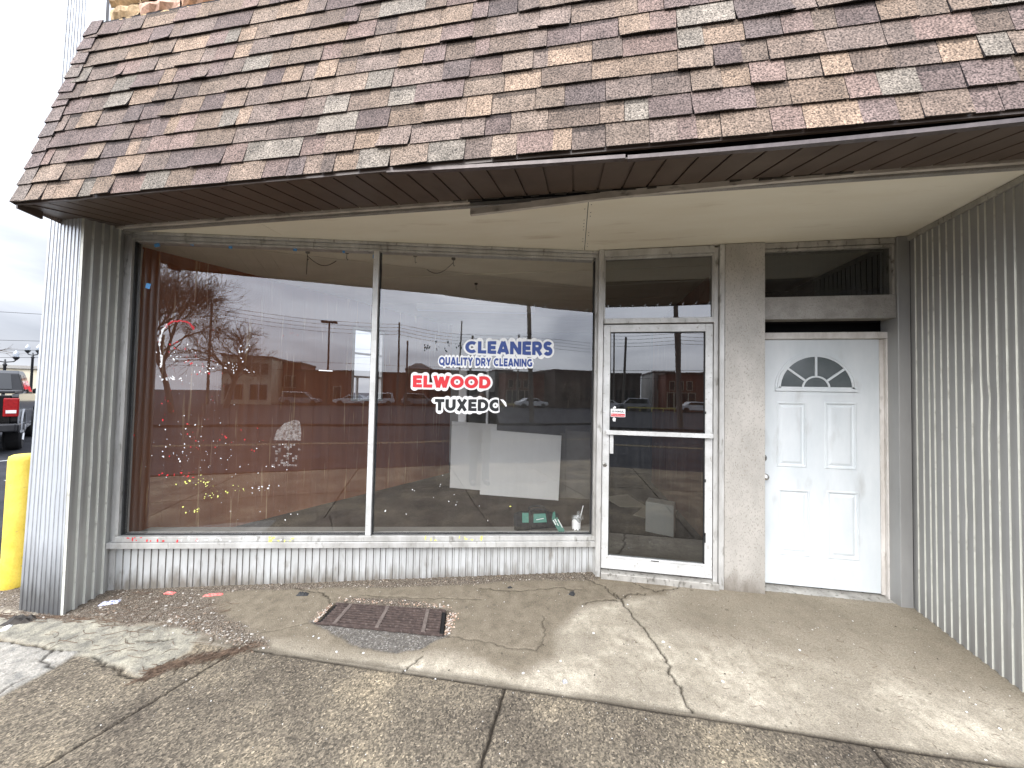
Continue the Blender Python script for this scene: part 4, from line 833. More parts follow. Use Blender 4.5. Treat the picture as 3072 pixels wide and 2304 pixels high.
for (cs, cz_, ss, sz, n_, mi, r0, r1) in ((.40, 1.98, .10, .06, 14, 0, .003, .008), (.45, 1.9, .14, .09, 22, 1, .003, .008), (.38, 1.69, .10, .018, 34, 1, .003, .009), (.60, 1.77, .13, .05, 16, 1, .003, .008), (.83, 1.81, .10, .05, 24, 1, .002, .008), (.95, 1.95, .06, .05, 12, 1, .003, .009), (1.0, 1.77, .08, .04, 10, 1, .003, .007), (.62, 1.83, .10, .08, 18, 0, .003, .009), (.36, 1.45, .05, .12, 10, 0, .003, .009), (.5, 1.2, .25, .15, 22, 1, .002, .007), (.5, 1.15, .3, .2, 20, 0, .002, .007), (.40, 1.02, .16, .05, 18, 1, .003, .010), (.45, .86, .15, .03, 16, 0, .003, .010), (.9, 1.15, .3, .10, 16, 0, .003, .008), (1.1, 1.0, .3, .12, 18, 1, .002, .007), (.56, .80, .10, .03, 12, 2, .004, .012), (.68, .80, .08, .05, 34, 2, .002, .007), (.80, .68, .10, .03, 26, 2, .003, .007), (.60, .55, .06, .04, 18, 2, .003, .009), (.95, .72, .12, .04, 18, 2, .002, .007), (1.15, .75, .10, .03, 14, 1, .002, .008), (.7, .9, .4, .3, 50, 1, .001, .004), (.6, 1.3, .3, .5, 60, 1, .001, .0035), (.5, 1.6, .3, .4, 40, 0, .001, .0035), (1.4, 2.11, .2, .02, 9, 0, .003, .006), (2.9, .62, .35, .18, 16, 1, .003, .008), (3.32, .62, .04, .03, 5, 2, .005, .011), (1.3, .6, .3, .12, 12, 1, .002, .006), (2.5, .7, .3, .2, 12, 1, .002, .007)):
    m.m = mi
    for k in range(int(n_ * (.75 if cs < 1.2 else .5) * (.6 if mi == 2 else 1))):
        s_, z_ = random.gauss(cs, ss * .6), random.gauss(cz_, sz * .6)
        if .07 < s_ < LW - .07 and not 2.05 < s_ < 2.15 and z_ > .37: blob(m, s_, z_, random.uniform(r0, r1) * .8, random.uniform(1, 2))
m.m = 1; m.poly([(1.62, .0016, 1.785), (1.74, .0016, 1.782), (1.74, .0016, 1.79), (1.62, .0016, 1.795)])
m.build('paint_flecks', ['red', 'white', 'yellowf'], None, label='scattered red, white and yellow flecks of old paint clinging to the left window pane', cat='paint', kind='stuff')
random.seed(8); m = MB(W)
for (a_, b_, mi, n_) in ((.08, .75, 0, 12), (1.2, 1.5, 2, 10), (.6, .9, 1, 5), (2.6, 2.75, 2, 3), (2.9, 3.1, 2, 6), (.3, 1.8, 1, 10)):
    m.m = mi
    for k in range(n_): blob(m, random.uniform(a_, b_), random.uniform(.305, .340), random.uniform(.004, .010), random.uniform(1, 3), random.choice([0, 1.5, .3]), .0465)
m.build('paint_spots', ['red', 'white', 'yellowf'], None, label='red and yellow paint spots on the window sill', cat='paint', kind='stuff')
# grey adhesive ghost of a removed sticker
def ghostmat():
    m_, t, b = newmat('ghost'); n = t.nodes; l = t.links; b.inputs['Base Color'].default_value = (.45, .43, .41, 1); b.inputs['Roughness'].default_value = .9
    ge = n.new('ShaderNodeNewGeometry'); no = n.new('ShaderNodeTexNoise'); no.inputs['Scale'].default_value = 45; no.inputs['Detail'].default_value = 5; l.new(ge.outputs['Position'], no.inputs['Vector'])
    mr = n.new('ShaderNodeMapRange'); mr.inputs[1].default_value = .35; mr.inputs[2].default_value = .65; mr.inputs[3].default_value = .10; mr.inputs[4].default_value = .42; l.new(no.outputs['Fac'], mr.inputs[0]); l.new(mr.outputs[0], b.inputs['Alpha']); return m_
M['ghost'] = ghostmat()
m = MB(W); m.poly([(1.255, .001, 1.165), (1.487, .001, 1.165), (1.487, .001, 1.26), (1.47, .001, 1.34), (1.42, .001, 1.345), (1.34, .001, 1.315), (1.28, .001, 1.25)])
for k in range(60):
    i, j = random.randint(0, 9), random.randint(0, 9)
    if random.random() < .75: m.poly([(1.25 + i * .024, .0009, 1.12 - j * .02), (1.27 + i * .024, .0009, 1.12 - j * .02), (1.27 + i * .024, .0009, 1.136 - j * .02), (1.25 + i * .024, .0009, 1.136 - j * .02)])
m.build('adhesive_ghost', 'ghost', None, label='pale grey adhesive ghost left by a removed sticker on the left pane', cat='sticker', kind='stuff')
m = MB(W); random.seed(4)
for k in range(30):
    s_ = sx(random.choice([-1.33, -1.30, -1.22, -1.12, -1.06, -1.02]) + random.gauss(0, .012)); z_ = random.uniform(1.985, 2.09); blob(m, s_, z_, random.uniform(.003, .008), 2.2, random.uniform(.9, 2.2))
m.build('letter_remains', 'ink', None, label='dark scraps of removed letters on the glass left of the word CLEANERS', cat='sticker', kind='stuff')

# ------------------------------------------------------------------ things behind the glass
m = MB(); m.hexa([(-1.44, 5.62, .0), (-.19, 5.58, .0), (-.19, 5.60, .0), (-1.44, 5.64, .0), (-1.44, 5.70, 1.03), (-.16, 5.66, .98), (-.16, 5.68, .98), (-1.44, 5.72, 1.03)]); m.build('white_board', 'board', None, label='large white board leaning inside the shop, in front of the other board', cat='board', group='white boards inside the shop')
m = MB(); m.hexa([(-2.04, 5.90, .0), (-1.25, 5.84, .0), (-1.25, 5.86, .0), (-2.04, 5.92, .0), (-2.06, 5.98, 1.12), (-1.25, 5.92, 1.10), (-1.25, 5.94, 1.10), (-2.06, 6.0, 1.12)]); m.build('white_board', 'board', None, label='white board standing half hidden behind the larger board inside the shop', cat='board', group='white boards inside the shop')
m = MB(); m.box(-.19, -.10, 5.72, 5.80, 0, 1.02); m.box(-.10, .35, 5.76, 5.80, 0, 1.05); m.build('timber_sheet', 'intwall', None, label='dark panel standing behind the white boards', cat='panel')
# concrete block and papers behind the door
m = MB(); m.hexa([(.88, 4.55, 0), (1.17, 4.43, 0), (1.24, 4.62, 0), (.95, 4.75, 0), (.88, 4.55, .36), (1.17, 4.43, .36), (1.24, 4.62, .36), (.95, 4.75, .36)]); cb = m.build('concrete_block', 'board', None, bevel=.01, label='pale block standing on the floor behind the glass door', cat='block')
for k, (x_, y_, a_, lb) in enumerate(((.80, 5.75, 20, 'upper pale paper sheet lying on the dark floor behind the glass door'), (1.15, 5.25, -25, 'lower pale paper sheet lying nearest the block behind the glass door'))):
    m = MB(); c_, s2 = math.cos(R(a_)), math.sin(R(a_)); m.hexa([(x_ + u * .22 * c_ - v * .30 * s2, y_ + u * .22 * s2 + v * .30 * c_, z_ + (.02 if u * v > 0 else 0)) for z_ in (.0, .004) for u, v in ((-1, -1), (1, -1), (1, 1), (-1, 1))]); m.build('paper_sheet', 'intceil', None, label=lb, cat='paper', group='papers on the shop floor')
# duffel bag
BG = empty('duffel_bag', W((3.62, -.16, .30)), 'black duffel bag with teal pockets and a teal hang tag behind the glass', 'bag')
bo = BG.location.copy()
M['bagblack'] = mat('bagblack', (.010, .011, .013), (.022, .023, .027), 25, .9, 0, .6, 40, spec=.1); M['teal'] = mat('teal', (.035, .15, .115), (.05, .19, .145), 25, .6)
m = MB(lambda p: W(p) - bo)
rings = []; nn = 16
for k in range(13):
    t = k / 12; s_ = 3.40 + .42 * t; rr = (1 - abs(2 * t - 1) ** 5 * .25)
    ring = []
    for i in range(nn):
        a_ = 2 * math.pi * i / nn; cx_, cz_ = math.cos(a_), math.sin(a_)
        ring.append(m.V((s_ + random.uniform(-.002, .002), -.16 + .085 * rr * cx_ + random.uniform(-.003, .003), .30 + .10 * (1 + rr * (cz_ if cz_ < 0 else cz_ * .95)) + .002 + random.uniform(-.004, .004))))
    rings.append(ring)
for k in range(12):
    for i in range(nn): m.F((rings[k][i], rings[k][(i + 1) % nn], rings[k + 1][(i + 1) % nn], rings[k + 1][i]))
m.F(rings[0][::-1]); m.F(rings[-1]); m.build('bag_body', 'bagblack', BG, smooth=True)
m = MB(lambda p: W(p) - bo); m.hexa([(3.47, -.075, .42), (3.53, -.075, .42), (3.53, -.095, .50), (3.47, -.095, .50), (3.47, -.085, .42), (3.53, -.085, .42), (3.53, -.11, .50), (3.47, -.11, .50)]); m.hexa([(3.575, -.072, .42), (3.70, -.072, .425), (3.69, -.093, .495), (3.578, -.093, .49), (3.575, -.09, .42), (3.70, -.09, .425), (3.69, -.11, .495), (3.578, -.11, .49)]); m.build('pocket', 'teal', BG)
m = MB(lambda p: W(p) - bo); m.hexa([(3.60, -.0700, .445), (3.67, -.0700, .458), (3.67, -.0705, .462), (3.60, -.0705, .449), (3.60, -.0722, .445), (3.67, -.0722, .458), (3.67, -.0722, .462), (3.60, -.0722, .449)]); m.build('pocket_logo', 'white', BG)
for yy in (-.10, -.20):
    m = MB(lambda p: W(p) - bo); m.tube([(3.54, yy + .035, .36), (3.542, yy + .01, .46), (3.545, yy, .52), (3.58, yy, .535), (3.66, yy, .535), (3.70, yy, .52), (3.71, yy + .01, .46), (3.715, yy + .035, .36)], .010, 6); m.build('handle', 'bagblack', BG)
TG = [(3.745, .505), (3.79, .52), (3.87, .365), (3.825, .335)]
m = MB(lambda p: W(p) - bo); q = [(s_, -.045, z_) for s_, z_ in ((3.742, .455), (3.792, .48), (3.865, .355), (3.820, .325))]; m.hexa(q + [(a_[0], -.048, a_[2]) for a_ in q]); m.hexa([(3.742, -.045, .46), (3.775, -.045, .475), (3.77, -.045, .535), (3.75, -.045, .52), (3.742, -.048, .46), (3.775, -.048, .475), (3.77, -.048, .535), (3.75, -.048, .52)]); m.build('hang_tag', 'teal', BG)
m = MB(lambda p: W(p) - bo)
def bar(s_, z_, l_, w_):
    dx_, dz_ = .50, -.866; nx2, nz2 = .866, .5
    m.poly([(s_, -.0442, z_), (s_ + dx_ * l_, -.0442, z_ + dz_ * l_), (s_ + dx_ * l_ + nx2 * w_, -.0442, z_ + dz_ * l_ + nz2 * w_), (s_ + nx2 * w_, -.0442, z_ + nz2 * w_)])
bar(3.75, .452, .05, .009); bar(3.765, .462, .035, .008); bar(3.786, .425, .03, .007); bar(3.795, .458, .085, .008); m.build('tag_print', 'white', BG)
# plastic cup
CP = empty('drink_cup', W((3.985, -.10, .302)), 'clear plastic drink cup with open lid and straw beside the duffel bag', 'cup'); co = CP.location.copy()
M['plastic'] = glassmat('plastic', .12, (.85, .87, .87), .25, 0, (.6, .62, .62), 3); M['tea'] = mat('tea', (.16, .13, .045), (.20, .165, .06), 20, .3)
m = MB(lambda p: W(p) - co); c0 = Vector((3.985, -.10, .302))
def clathe(m, prof, n=24, cap=False):
    rings = []
    for r_, h_ in prof: rings.append([m.V((c0.x + r_ * math.cos(2 * math.pi * i / n), c0.y + r_ * math.sin(2 * math.pi * i / n), c0.z + h_)) for i in range(n)])
    for k in range(len(rings) - 1):
        for i in range(n): m.F((rings[k][i], rings[k][(i + 1) % n], rings[k + 1][(i + 1) % n], rings[k + 1][i]))
    if cap: m.F(rings[0][::-1]); m.F(rings[-1])
clathe(m, [(.033, 0), (.036, .04), (.044, .160), (.0455, .162), (.0455, .167)]); m.build('cup_body', 'plastic', CP, smooth=True)
m = MB(lambda p: W(p) - co); clathe(m, [(.031, .002), (.034, .050)], cap=True); m.build('drink', 'tea', CP)
m = MB(lambda p: W(p) - co); n = 30
for i in range(n):
    if random.random() < .0: continue
    h0 = .055 + .008 * math.sin(i * 1.7); h1 = .135 + .018 * math.sin(i * .55 + 2)
    def cp2(i_, h_): r_ = .0368 + .0075 * h_ / .16; return (c0.x + r_ * math.cos(2 * math.pi * i_ / n), c0.y + r_ * math.sin(2 * math.pi * i_ / n), c0.z + h_)
    m.poly([cp2(i, h0), cp2(i + 1, .055 + .008 * math.sin((i + 1) * 1.7)), cp2(i + 1, .135 + .018 * math.sin((i + 1) * .55 + 2)), cp2(i, h1)])
m.build('cup_print', 'white', CP)
m = MB(lambda p: W(p) - co)
for i in (19, 21, 23, 24):
    def cp3(i_, h_): r_ = .0378 + .0075 * h_ / .16; return (c0.x + r_ * math.cos(2 * math.pi * i_ / n), c0.y + r_ * math.sin(2 * math.pi * i_ / n), c0.z + h_)
    m.poly([cp3(i, .072), cp3(i + .5, .070), cp3(i + 1.1, .098), cp3(i + .7, .100)])
m.build('cup_marks', 'ink', CP)
m = MB(); lc = W((4.02, -.085, .302 + .182)) - co; m.lathe(lc, [(0, .006), (.030, .006), (.040, .002), (.045, 0), (.046, -.006)], 24, ax=W((.55, .35, .5)) - W((0, 0, 0)) if False else (tAB * .65 + nAB * .45 + Vector((0, 0, .55))), cap=False); m.build('lid', 'plastic', CP, smooth=True)
m = MB(); m.tube([W((4.015, -.08, .46)) - co, W((4.043, -.08, .575)) - co], .0038, 8); m.build('straw', 'white', CP)

# ------------------------------------------------------------------ drain grate
GT = empty('drain_grate', (-1.35, 2.53, float(g(-1.35, 2.53))), 'rusty rectangular drain grate clogged with dirt, set into the pavement', 'grate'); go = GT.location.copy()
def gp(u, v, dz): # u along, v across
    a_ = Vector((*GR[3], 0)); b_ = Vector((*GR[2], 0)); c_ = Vector((*GR[1], 0)); d_ = Vector((*GR[0], 0))
    p = (a_ * (1 - u) + b_ * u) * (1 - v) + (d_ * (1 - u) + c_ * u) * v; p.z = float(g(p.x, p.y)) + dz; return p - go
m = MB(); nb = 9
for k in range(nb):
    v0 = k / nb + .02; v1 = v0 + .056
    for (ua, ub) in ((.03, .97),):
        m.hexa([gp(ua, v0, -.03), gp(ub, v0, -.03), gp(ub, v1, -.03), gp(ua, v1, -.03), gp(ua, v0, .001), gp(ub, v0, .001), gp(ub, v1, .001), gp(ua, v1, .001)])
m.build('slats', 'rust', GT, bevel=.002)
for u_ in (.13, .47, .83):
    m = MB(); m.hexa([gp(u_, 0, -.03), gp(u_ + .03, 0, -.03), gp(u_ + .03, 1, -.03), gp(u_, 1, -.03), gp(u_, 0, .004), gp(u_ + .03, 0, .004), gp(u_ + .03, 1, .004), gp(u_, 1, .004)]); m.build('cross_bar', 'bar', GT, bevel=.002)
m = MB()
for (a_, b_, c_, d_) in ((0, 1, -.035, .0), (0, 1, 1.0, 1.035)): m.hexa([gp(a_, c_, -.03), gp(b_, c_, -.03), gp(b_, d_, -.03), gp(a_, d_, -.03), gp(a_, c_, .003), gp(b_, c_, .003), gp(b_, d_, .003), gp(a_, d_, .003)])
m.build('edge_bar', 'rust', GT)
m = MB(); m.poly([gp(.0, 0, -.016), gp(1, 0, -.016), gp(1, 1, -.014), gp(0, 1, -.014)]); m.build('packed_dirt', 'black', GT)

# ------------------------------------------------------------------ pebbles, straw, litter
random.seed(33); rng = np.random.default_rng(5)
def ico(m, p, r, col, fl=.6):
    m.col = col; t = random.uniform(0, 6.28); c_, s_ = math.cos(t), math.sin(t); ex = random.uniform(.8, 1.5)
    vs = [(0, 0, -1), (.9, 0, -.2), (.25, .85, -.2), (-.8, .5, -.15), (-.7, -.6, -.2), (.35, -.85, -.15), (.55, .35, .6), (-.3, .5, .65), (-.35, -.4, .7), (.5, -.4, .6)]
    i = []
    for v in vs:
        q = [v[0] * ex * random.uniform(.75, 1.2), v[1] * random.uniform(.75, 1.2), v[2] * fl * random.uniform(.8, 1.1)]
        i.append(m.V((p[0] + r * (q[0] * c_ - q[1] * s_), p[1] + r * (q[0] * s_ + q[1] * c_), p[2] + r * q[2] + r * fl * .5)))
    for f in ((0, 2, 1), (0, 3, 2), (0, 4, 3), (0, 5, 4), (0, 1, 5), (1, 2, 6), (2, 3, 7), (3, 4, 8), (4, 5, 8), (5, 1, 9), (2, 7, 6), (3, 8, 7), (5, 9, 8), (1, 6, 9), (6, 7, 8, 9)): m.F([i[k] for k in f])
PC = [(.36, .33, .285), (.30, .25, .20), (.24, .195, .15), (.16, .13, .10), (.50, .47, .42), (.09, .07, .055), (.24, .18, .13), (.17, .14, .11)]
def gz(x_, y_):
    i = min(nx - 1, max(0, int((x_ - x0) / st))); j = min(ny - 1, max(0, int((y_ - y0) / st))); return float(Z[j, i])
x0, y0 = -5.6, .9
m = MB(); cand = 0; made = 0
gm = grav
ok = np.argwhere(gm > .5); pick = ok[rng.integers(0, len(ok), 9000)]
for j, i in pick:
    x_, y_ = xs[i], ys[j]
    if (x_ - A.x) * nAB.x + (y_ - A.y) * nAB.y < .01 and x_ > -3.86: continue
    if -4.22 < x_ < -3.8 and y_ > 2.15: continue
    if x_ < -4.9 and random.random() < .5: continue
    ico(m, (x_, y_, gz(x_, y_) - .001), random.choice([.0025, .003, .004, .004, .006, .008]) * random.uniform(.7, 1.3), random.choice(PC)); made += 1
for k in range(420):   # bright gravel ridge by the joint
    t = random.random(); x_ = -3.0 + .95 * t + random.gauss(0, .08); y_ = 2.28 - .13 * t + random.gauss(0, .035); ico(m, (x_, y_, gz(x_, y_)), random.uniform(.003, .009), random.choice(PC))
for k in range(430):   # grit round the grate
    u_ = random.random(); c_ = random.choice([(-1.85 + u_ * .95, 2.66 + .06 * u_ + abs(random.gauss(0, .025))), (-.86 + random.gauss(0, .02), 2.45 + .22 * u_), (-1.84 + random.gauss(0, .02), 2.42 + .2 * u_)]); ico(m, (c_[0], c_[1], gz(*c_)), random.uniform(.003, .008), random.choice([(.5, .36, .26), (.42, .28, .2), (.55, .45, .36), (.3, .2, .15), (.6, .55, .5)]))
m.build('gravel', 'pebble', None, colors=True, label='loose gravel and grit gathered along the wall foot and around the corner pilaster', cat='gravel', kind='stuff')
m = MB()
for k in range(1500):
    x_ = random.uniform(-3.0, 2.5); y_ = random.uniform(1.5, 3.2)
    if y_ > 2.45 + (x_ + 3.81) * .2284 and x_ < .3: continue
    if 1.0 < x_ and y_ > 3.25: continue
    if random.random() < .08: r_ = random.uniform(.003, .0065)
    else: r_ = random.uniform(.0015, .0035)
    ico(m, (x_, y_, gz(x_, y_) + .0005), r_, random.choice([(.66, .64, .60), (.50, .47, .42), (.08, .065, .05), (.12, .10, .08), (.06, .05, .04), (.34, .30, .25)]))
for (x_, y_) in [(-1.0, 2.10), (-.99, 2.12), (-1.75, 2.28), (-1.7, 2.27), (-1.5, 2.18), (-1.32, 2.2), (-.05, 2.34), (-.18, 2.24), (-.27, 2.21), (.63, 2.62), (.66, 2.58), (.8, 2.5), (1.5, 2.7), (.45, 2.98), (.10, 2.9), (.17, 2.62), (2.2, 2.3), (-2.0, 2.13), (2.13, 2.38), (.9, 2.35)]: ico(m, (x_, y_, gz(x_, y_)), random.uniform(.006, .010), (.72, .71, .69))
for (x_, y_) in ((-3.99, 2.0), (-3.96, 1.965), (-4.28, 2.03)): ico(m, (x_, y_, gz(x_, y_)), .022, (.72, .72, .70), .4)
m.build('pebbles', 'pebble', None, colors=True, label='small white and grey pebbles scattered over the open pavement', cat='pebbles', kind='stuff')
def strand(m, x_, y_, a_, l_, w_, bend):
    n = 4; pts = []
    for k in range(n + 1): t = k / n; aa = a_ + bend * (t - .5); pts.append((x_ + math.cos(aa) * l_ * (t - .5), y_ + math.sin(aa) * l_ * (t - .5)))
    hz = random.uniform(.001, .007); prev = None
    for (px, py) in pts:
        z_ = gz(px, py) + hz; nx_, ny_ = -math.sin(a_) * w_, math.cos(a_) * w_; cur = (m.V((px + nx_, py + ny_, z_)), m.V((px - nx_, py - ny_, z_)), m.V((px, py, z_ + w_ * 1.5)))
        if prev: m.F((prev[0], cur[0], cur[2], prev[2])); m.F((prev[2], cur[2], cur[1], prev[1]))
        prev = cur
m = MB()
for k in range(620):
    r_ = random.random()
    if r_ < .45: t = random.random(); x_ = -2.08 - .40 * min(1, t * 1.3) + random.gauss(0, .02); y_ = 2.13 - .33 * t + random.gauss(0, .02); a_ = 1.0 + random.gauss(0, .4)
    elif r_ < .8: t = random.random(); x_ = -4.9 + 1.6 * t + random.gauss(0, .05); y_ = 2.04 + .13 * t + random.gauss(0, .018); a_ = .08 + random.gauss(0, .25)
    elif r_ < .92: x_ = random.uniform(-3.7, -2.6); y_ = random.uniform(2.2, 2.5); a_ = random.gauss(.3, .6)
    else: x_ = random.uniform(-3.6, -2.4); y_ = random.uniform(1.9, 2.2); a_ = random.gauss(.2, .6)
    strand(m, x_, y_, a_, random.uniform(.04, .16), random.uniform(.0008, .0018), random.gauss(0, .5))
for k in range(70): strand(m, random.uniform(.4, 2.4), random.uniform(2.1, 3.0), random.uniform(0, 3), random.uniform(.015, .05), .001, .2)
m.build('pine_needles', 'straw', None, label='dry brown pine needles caught in the pavement joints and around the pilaster foot', cat='debris', kind='stuff')
def crumple(name, mt, x_, y_, rx, ry, rz_, h_, label, cat, n=9, k2=7, group=None):
    m = MB(); z_ = gz(x_, y_); c_, s_ = math.cos(rz_), math.sin(rz_); T_ = []
    for lay in (0, 1):
        g_ = []
        for j in range(k2):
            r_ = []
            for i in range(n):
                u, v = (i / (n - 1) * 2 - 1), (j / (k2 - 1) * 2 - 1); q = 1 - .12 * random.random(); hh = h_ * (random.random() * (1 - max(abs(u), abs(v)) ** 4) if lay else 0) + .0008 + (.0012 if lay else 0)
                if lay: pass
                r_.append((x_ + (u * rx * c_ - v * ry * s_) * q, y_ + (u * rx * s_ + v * ry * c_) * q, z_ + hh))
            g_.append(r_)
        if lay: T_ = g_
        else: B_ = g_
    B_ = [[(T_[j][i][0], T_[j][i][1], z_ - .002) for i in range(n)] for j in range(k2)]
    ti = [[m.V(p) for p in r_] for r_ in T_]; bi = [[m.V(p) for p in r_] for r_ in B_]
    for j in range(k2 - 1):
        for i in range(n - 1): m.F((ti[j][i], ti[j][i + 1], ti[j + 1][i + 1], ti[j + 1][i])); m.F((bi[j][i], bi[j + 1][i], bi[j + 1][i + 1], bi[j][i + 1]))
    for i in range(n - 1): m.F((bi[0][i], bi[0][i + 1], ti[0][i + 1], ti[0][i])); m.F((ti[-1][i], ti[-1][i + 1], bi[-1][i + 1], bi[-1][i]))
    for j in range(k2 - 1): m.F((ti[j][0], ti[j + 1][0], bi[j + 1][0], bi[j][0])); m.F((bi[j][-1], bi[j + 1][-1], ti[j + 1][-1], ti[j][-1]))
    return m.build(name, mt, None, label=label, cat=cat, group=group)
M['redpaper'] = mat('redpaper', (.70, .05, .05), (.80, .30, .25), 60, .6); M['bluepaper'] = mat('bluepaper', (.62, .62, .66), (.12, .14, .35), 45, .6, lo=.5, hi=.56); M['sky'] = mat('sky', (.35, .60, .75), (.5, .72, .82), 60, .6); M['foil'] = mat('foil', (.45, .45, .5), (.65, .66, .7), 60, .25, .7)
crumple('paper_scrap', 'redpaper', -3.285, 2.525, .045, .016, .1, .012, 'small crumpled red paper by the kick panel, left of the other red scrap', 'litter', group='red paper scraps')
crumple('paper_scrap', 'redpaper', -2.90, 2.565, .075, .014, .35, .014, 'longer torn red paper with white bits lying right of the small red scrap', 'litter', group='red paper scraps')
crumple('flyer', 'bluepaper', -3.62, 2.345, .065, .030, .5, .014, 'crumpled blue and white flyer lying on the gravel beside the corner pilaster', 'litter')
crumple('plastic_scrap', 'sky', -1.44, 2.47, .018, .016, .2, .012, 'light blue scrap lying on the drain grate', 'litter')
crumple('foil_scrap', 'foil', -.02, 2.19, .014, .012, .4, .012, 'small silvery foil scrap on the concrete near the pavement joint', 'litter')
crumple('rubber_chunk', 'rubber', -2.175, 2.69, .050, .022, .15, .022, 'flat black rubbery chunk lying left of the drain grate', 'litter')
crumple('rubber_chunk', 'rubber', .018, 3.04, .022, .024, 1.2, .030, 'small square black lump lying before the glass door', 'litter')
crumple('rubber_chunk', 'rubber', -.50, 3.05, .022, .010, .3, .012, 'tiny dark crumb of rubber under the right end of the kick panel', 'litter')
crumple('asphalt_chunk', 'dark', -3.99, 2.06, .10, .04, .35, .045, 'broken black chunk of asphalt at the foot of the corner pilaster', 'debris')

# ------------------------------------------------------------------ left of the shop: bollard, truck, lamps, store
BO = empty('bollard', (-4.75, 2.42, -.17), 'yellow concrete filled bollard standing behind the corner pilaster', 'bollard')
m = MB(); m.lathe((0, 0, -.1), [(.095, 0), (.095, .2), (.096, .5), (.095, 1.22), (.090, 1.255), (.07, 1.268), (0, 1.272)], 28); b_ = m.build('post', 'yellow', BO, smooth=True); BO.rotation_euler = (0, R(.6), 0)
def wheel(m2, c, r, w_, ax, par, mt='rim'):
    m = MB(); m.lathe(c, [(r * .62, -w_ / 2), (r * .92, -w_ / 2), (r, -w_ * .35), (r, w_ * .35), (r * .92, w_ / 2), (r * .62, w_ / 2)], 24, ax=ax, cap=True)
    wo = m.build('wheel', 'tyre', par, smooth=False)
    m = MB(); m.lathe(c, [(0, w_ * .42), (r * .15, w_ * .44), (r * .2, w_ * .3), (r * .52, w_ * .42), (r * .60, w_ * .51), (r * .64, w_ * .5)], 20, ax=ax, cap=False)
    c_ = Vector(c); ax_ = Vector(ax).normalized(); a_ = ax_.orthogonal().normalized(); bb = ax_.cross(a_)
    for k in range(6):
        t = k * math.pi / 3; d1 = a_ * math.cos(t) + bb * math.sin(t); m.tube([c_ + ax_ * w_ * .50 + d1 * r * .1, c_ + ax_ * w_ * .50 + d1 * r * .6], r * .06, 5)
    m.build('rim', mt, wo)
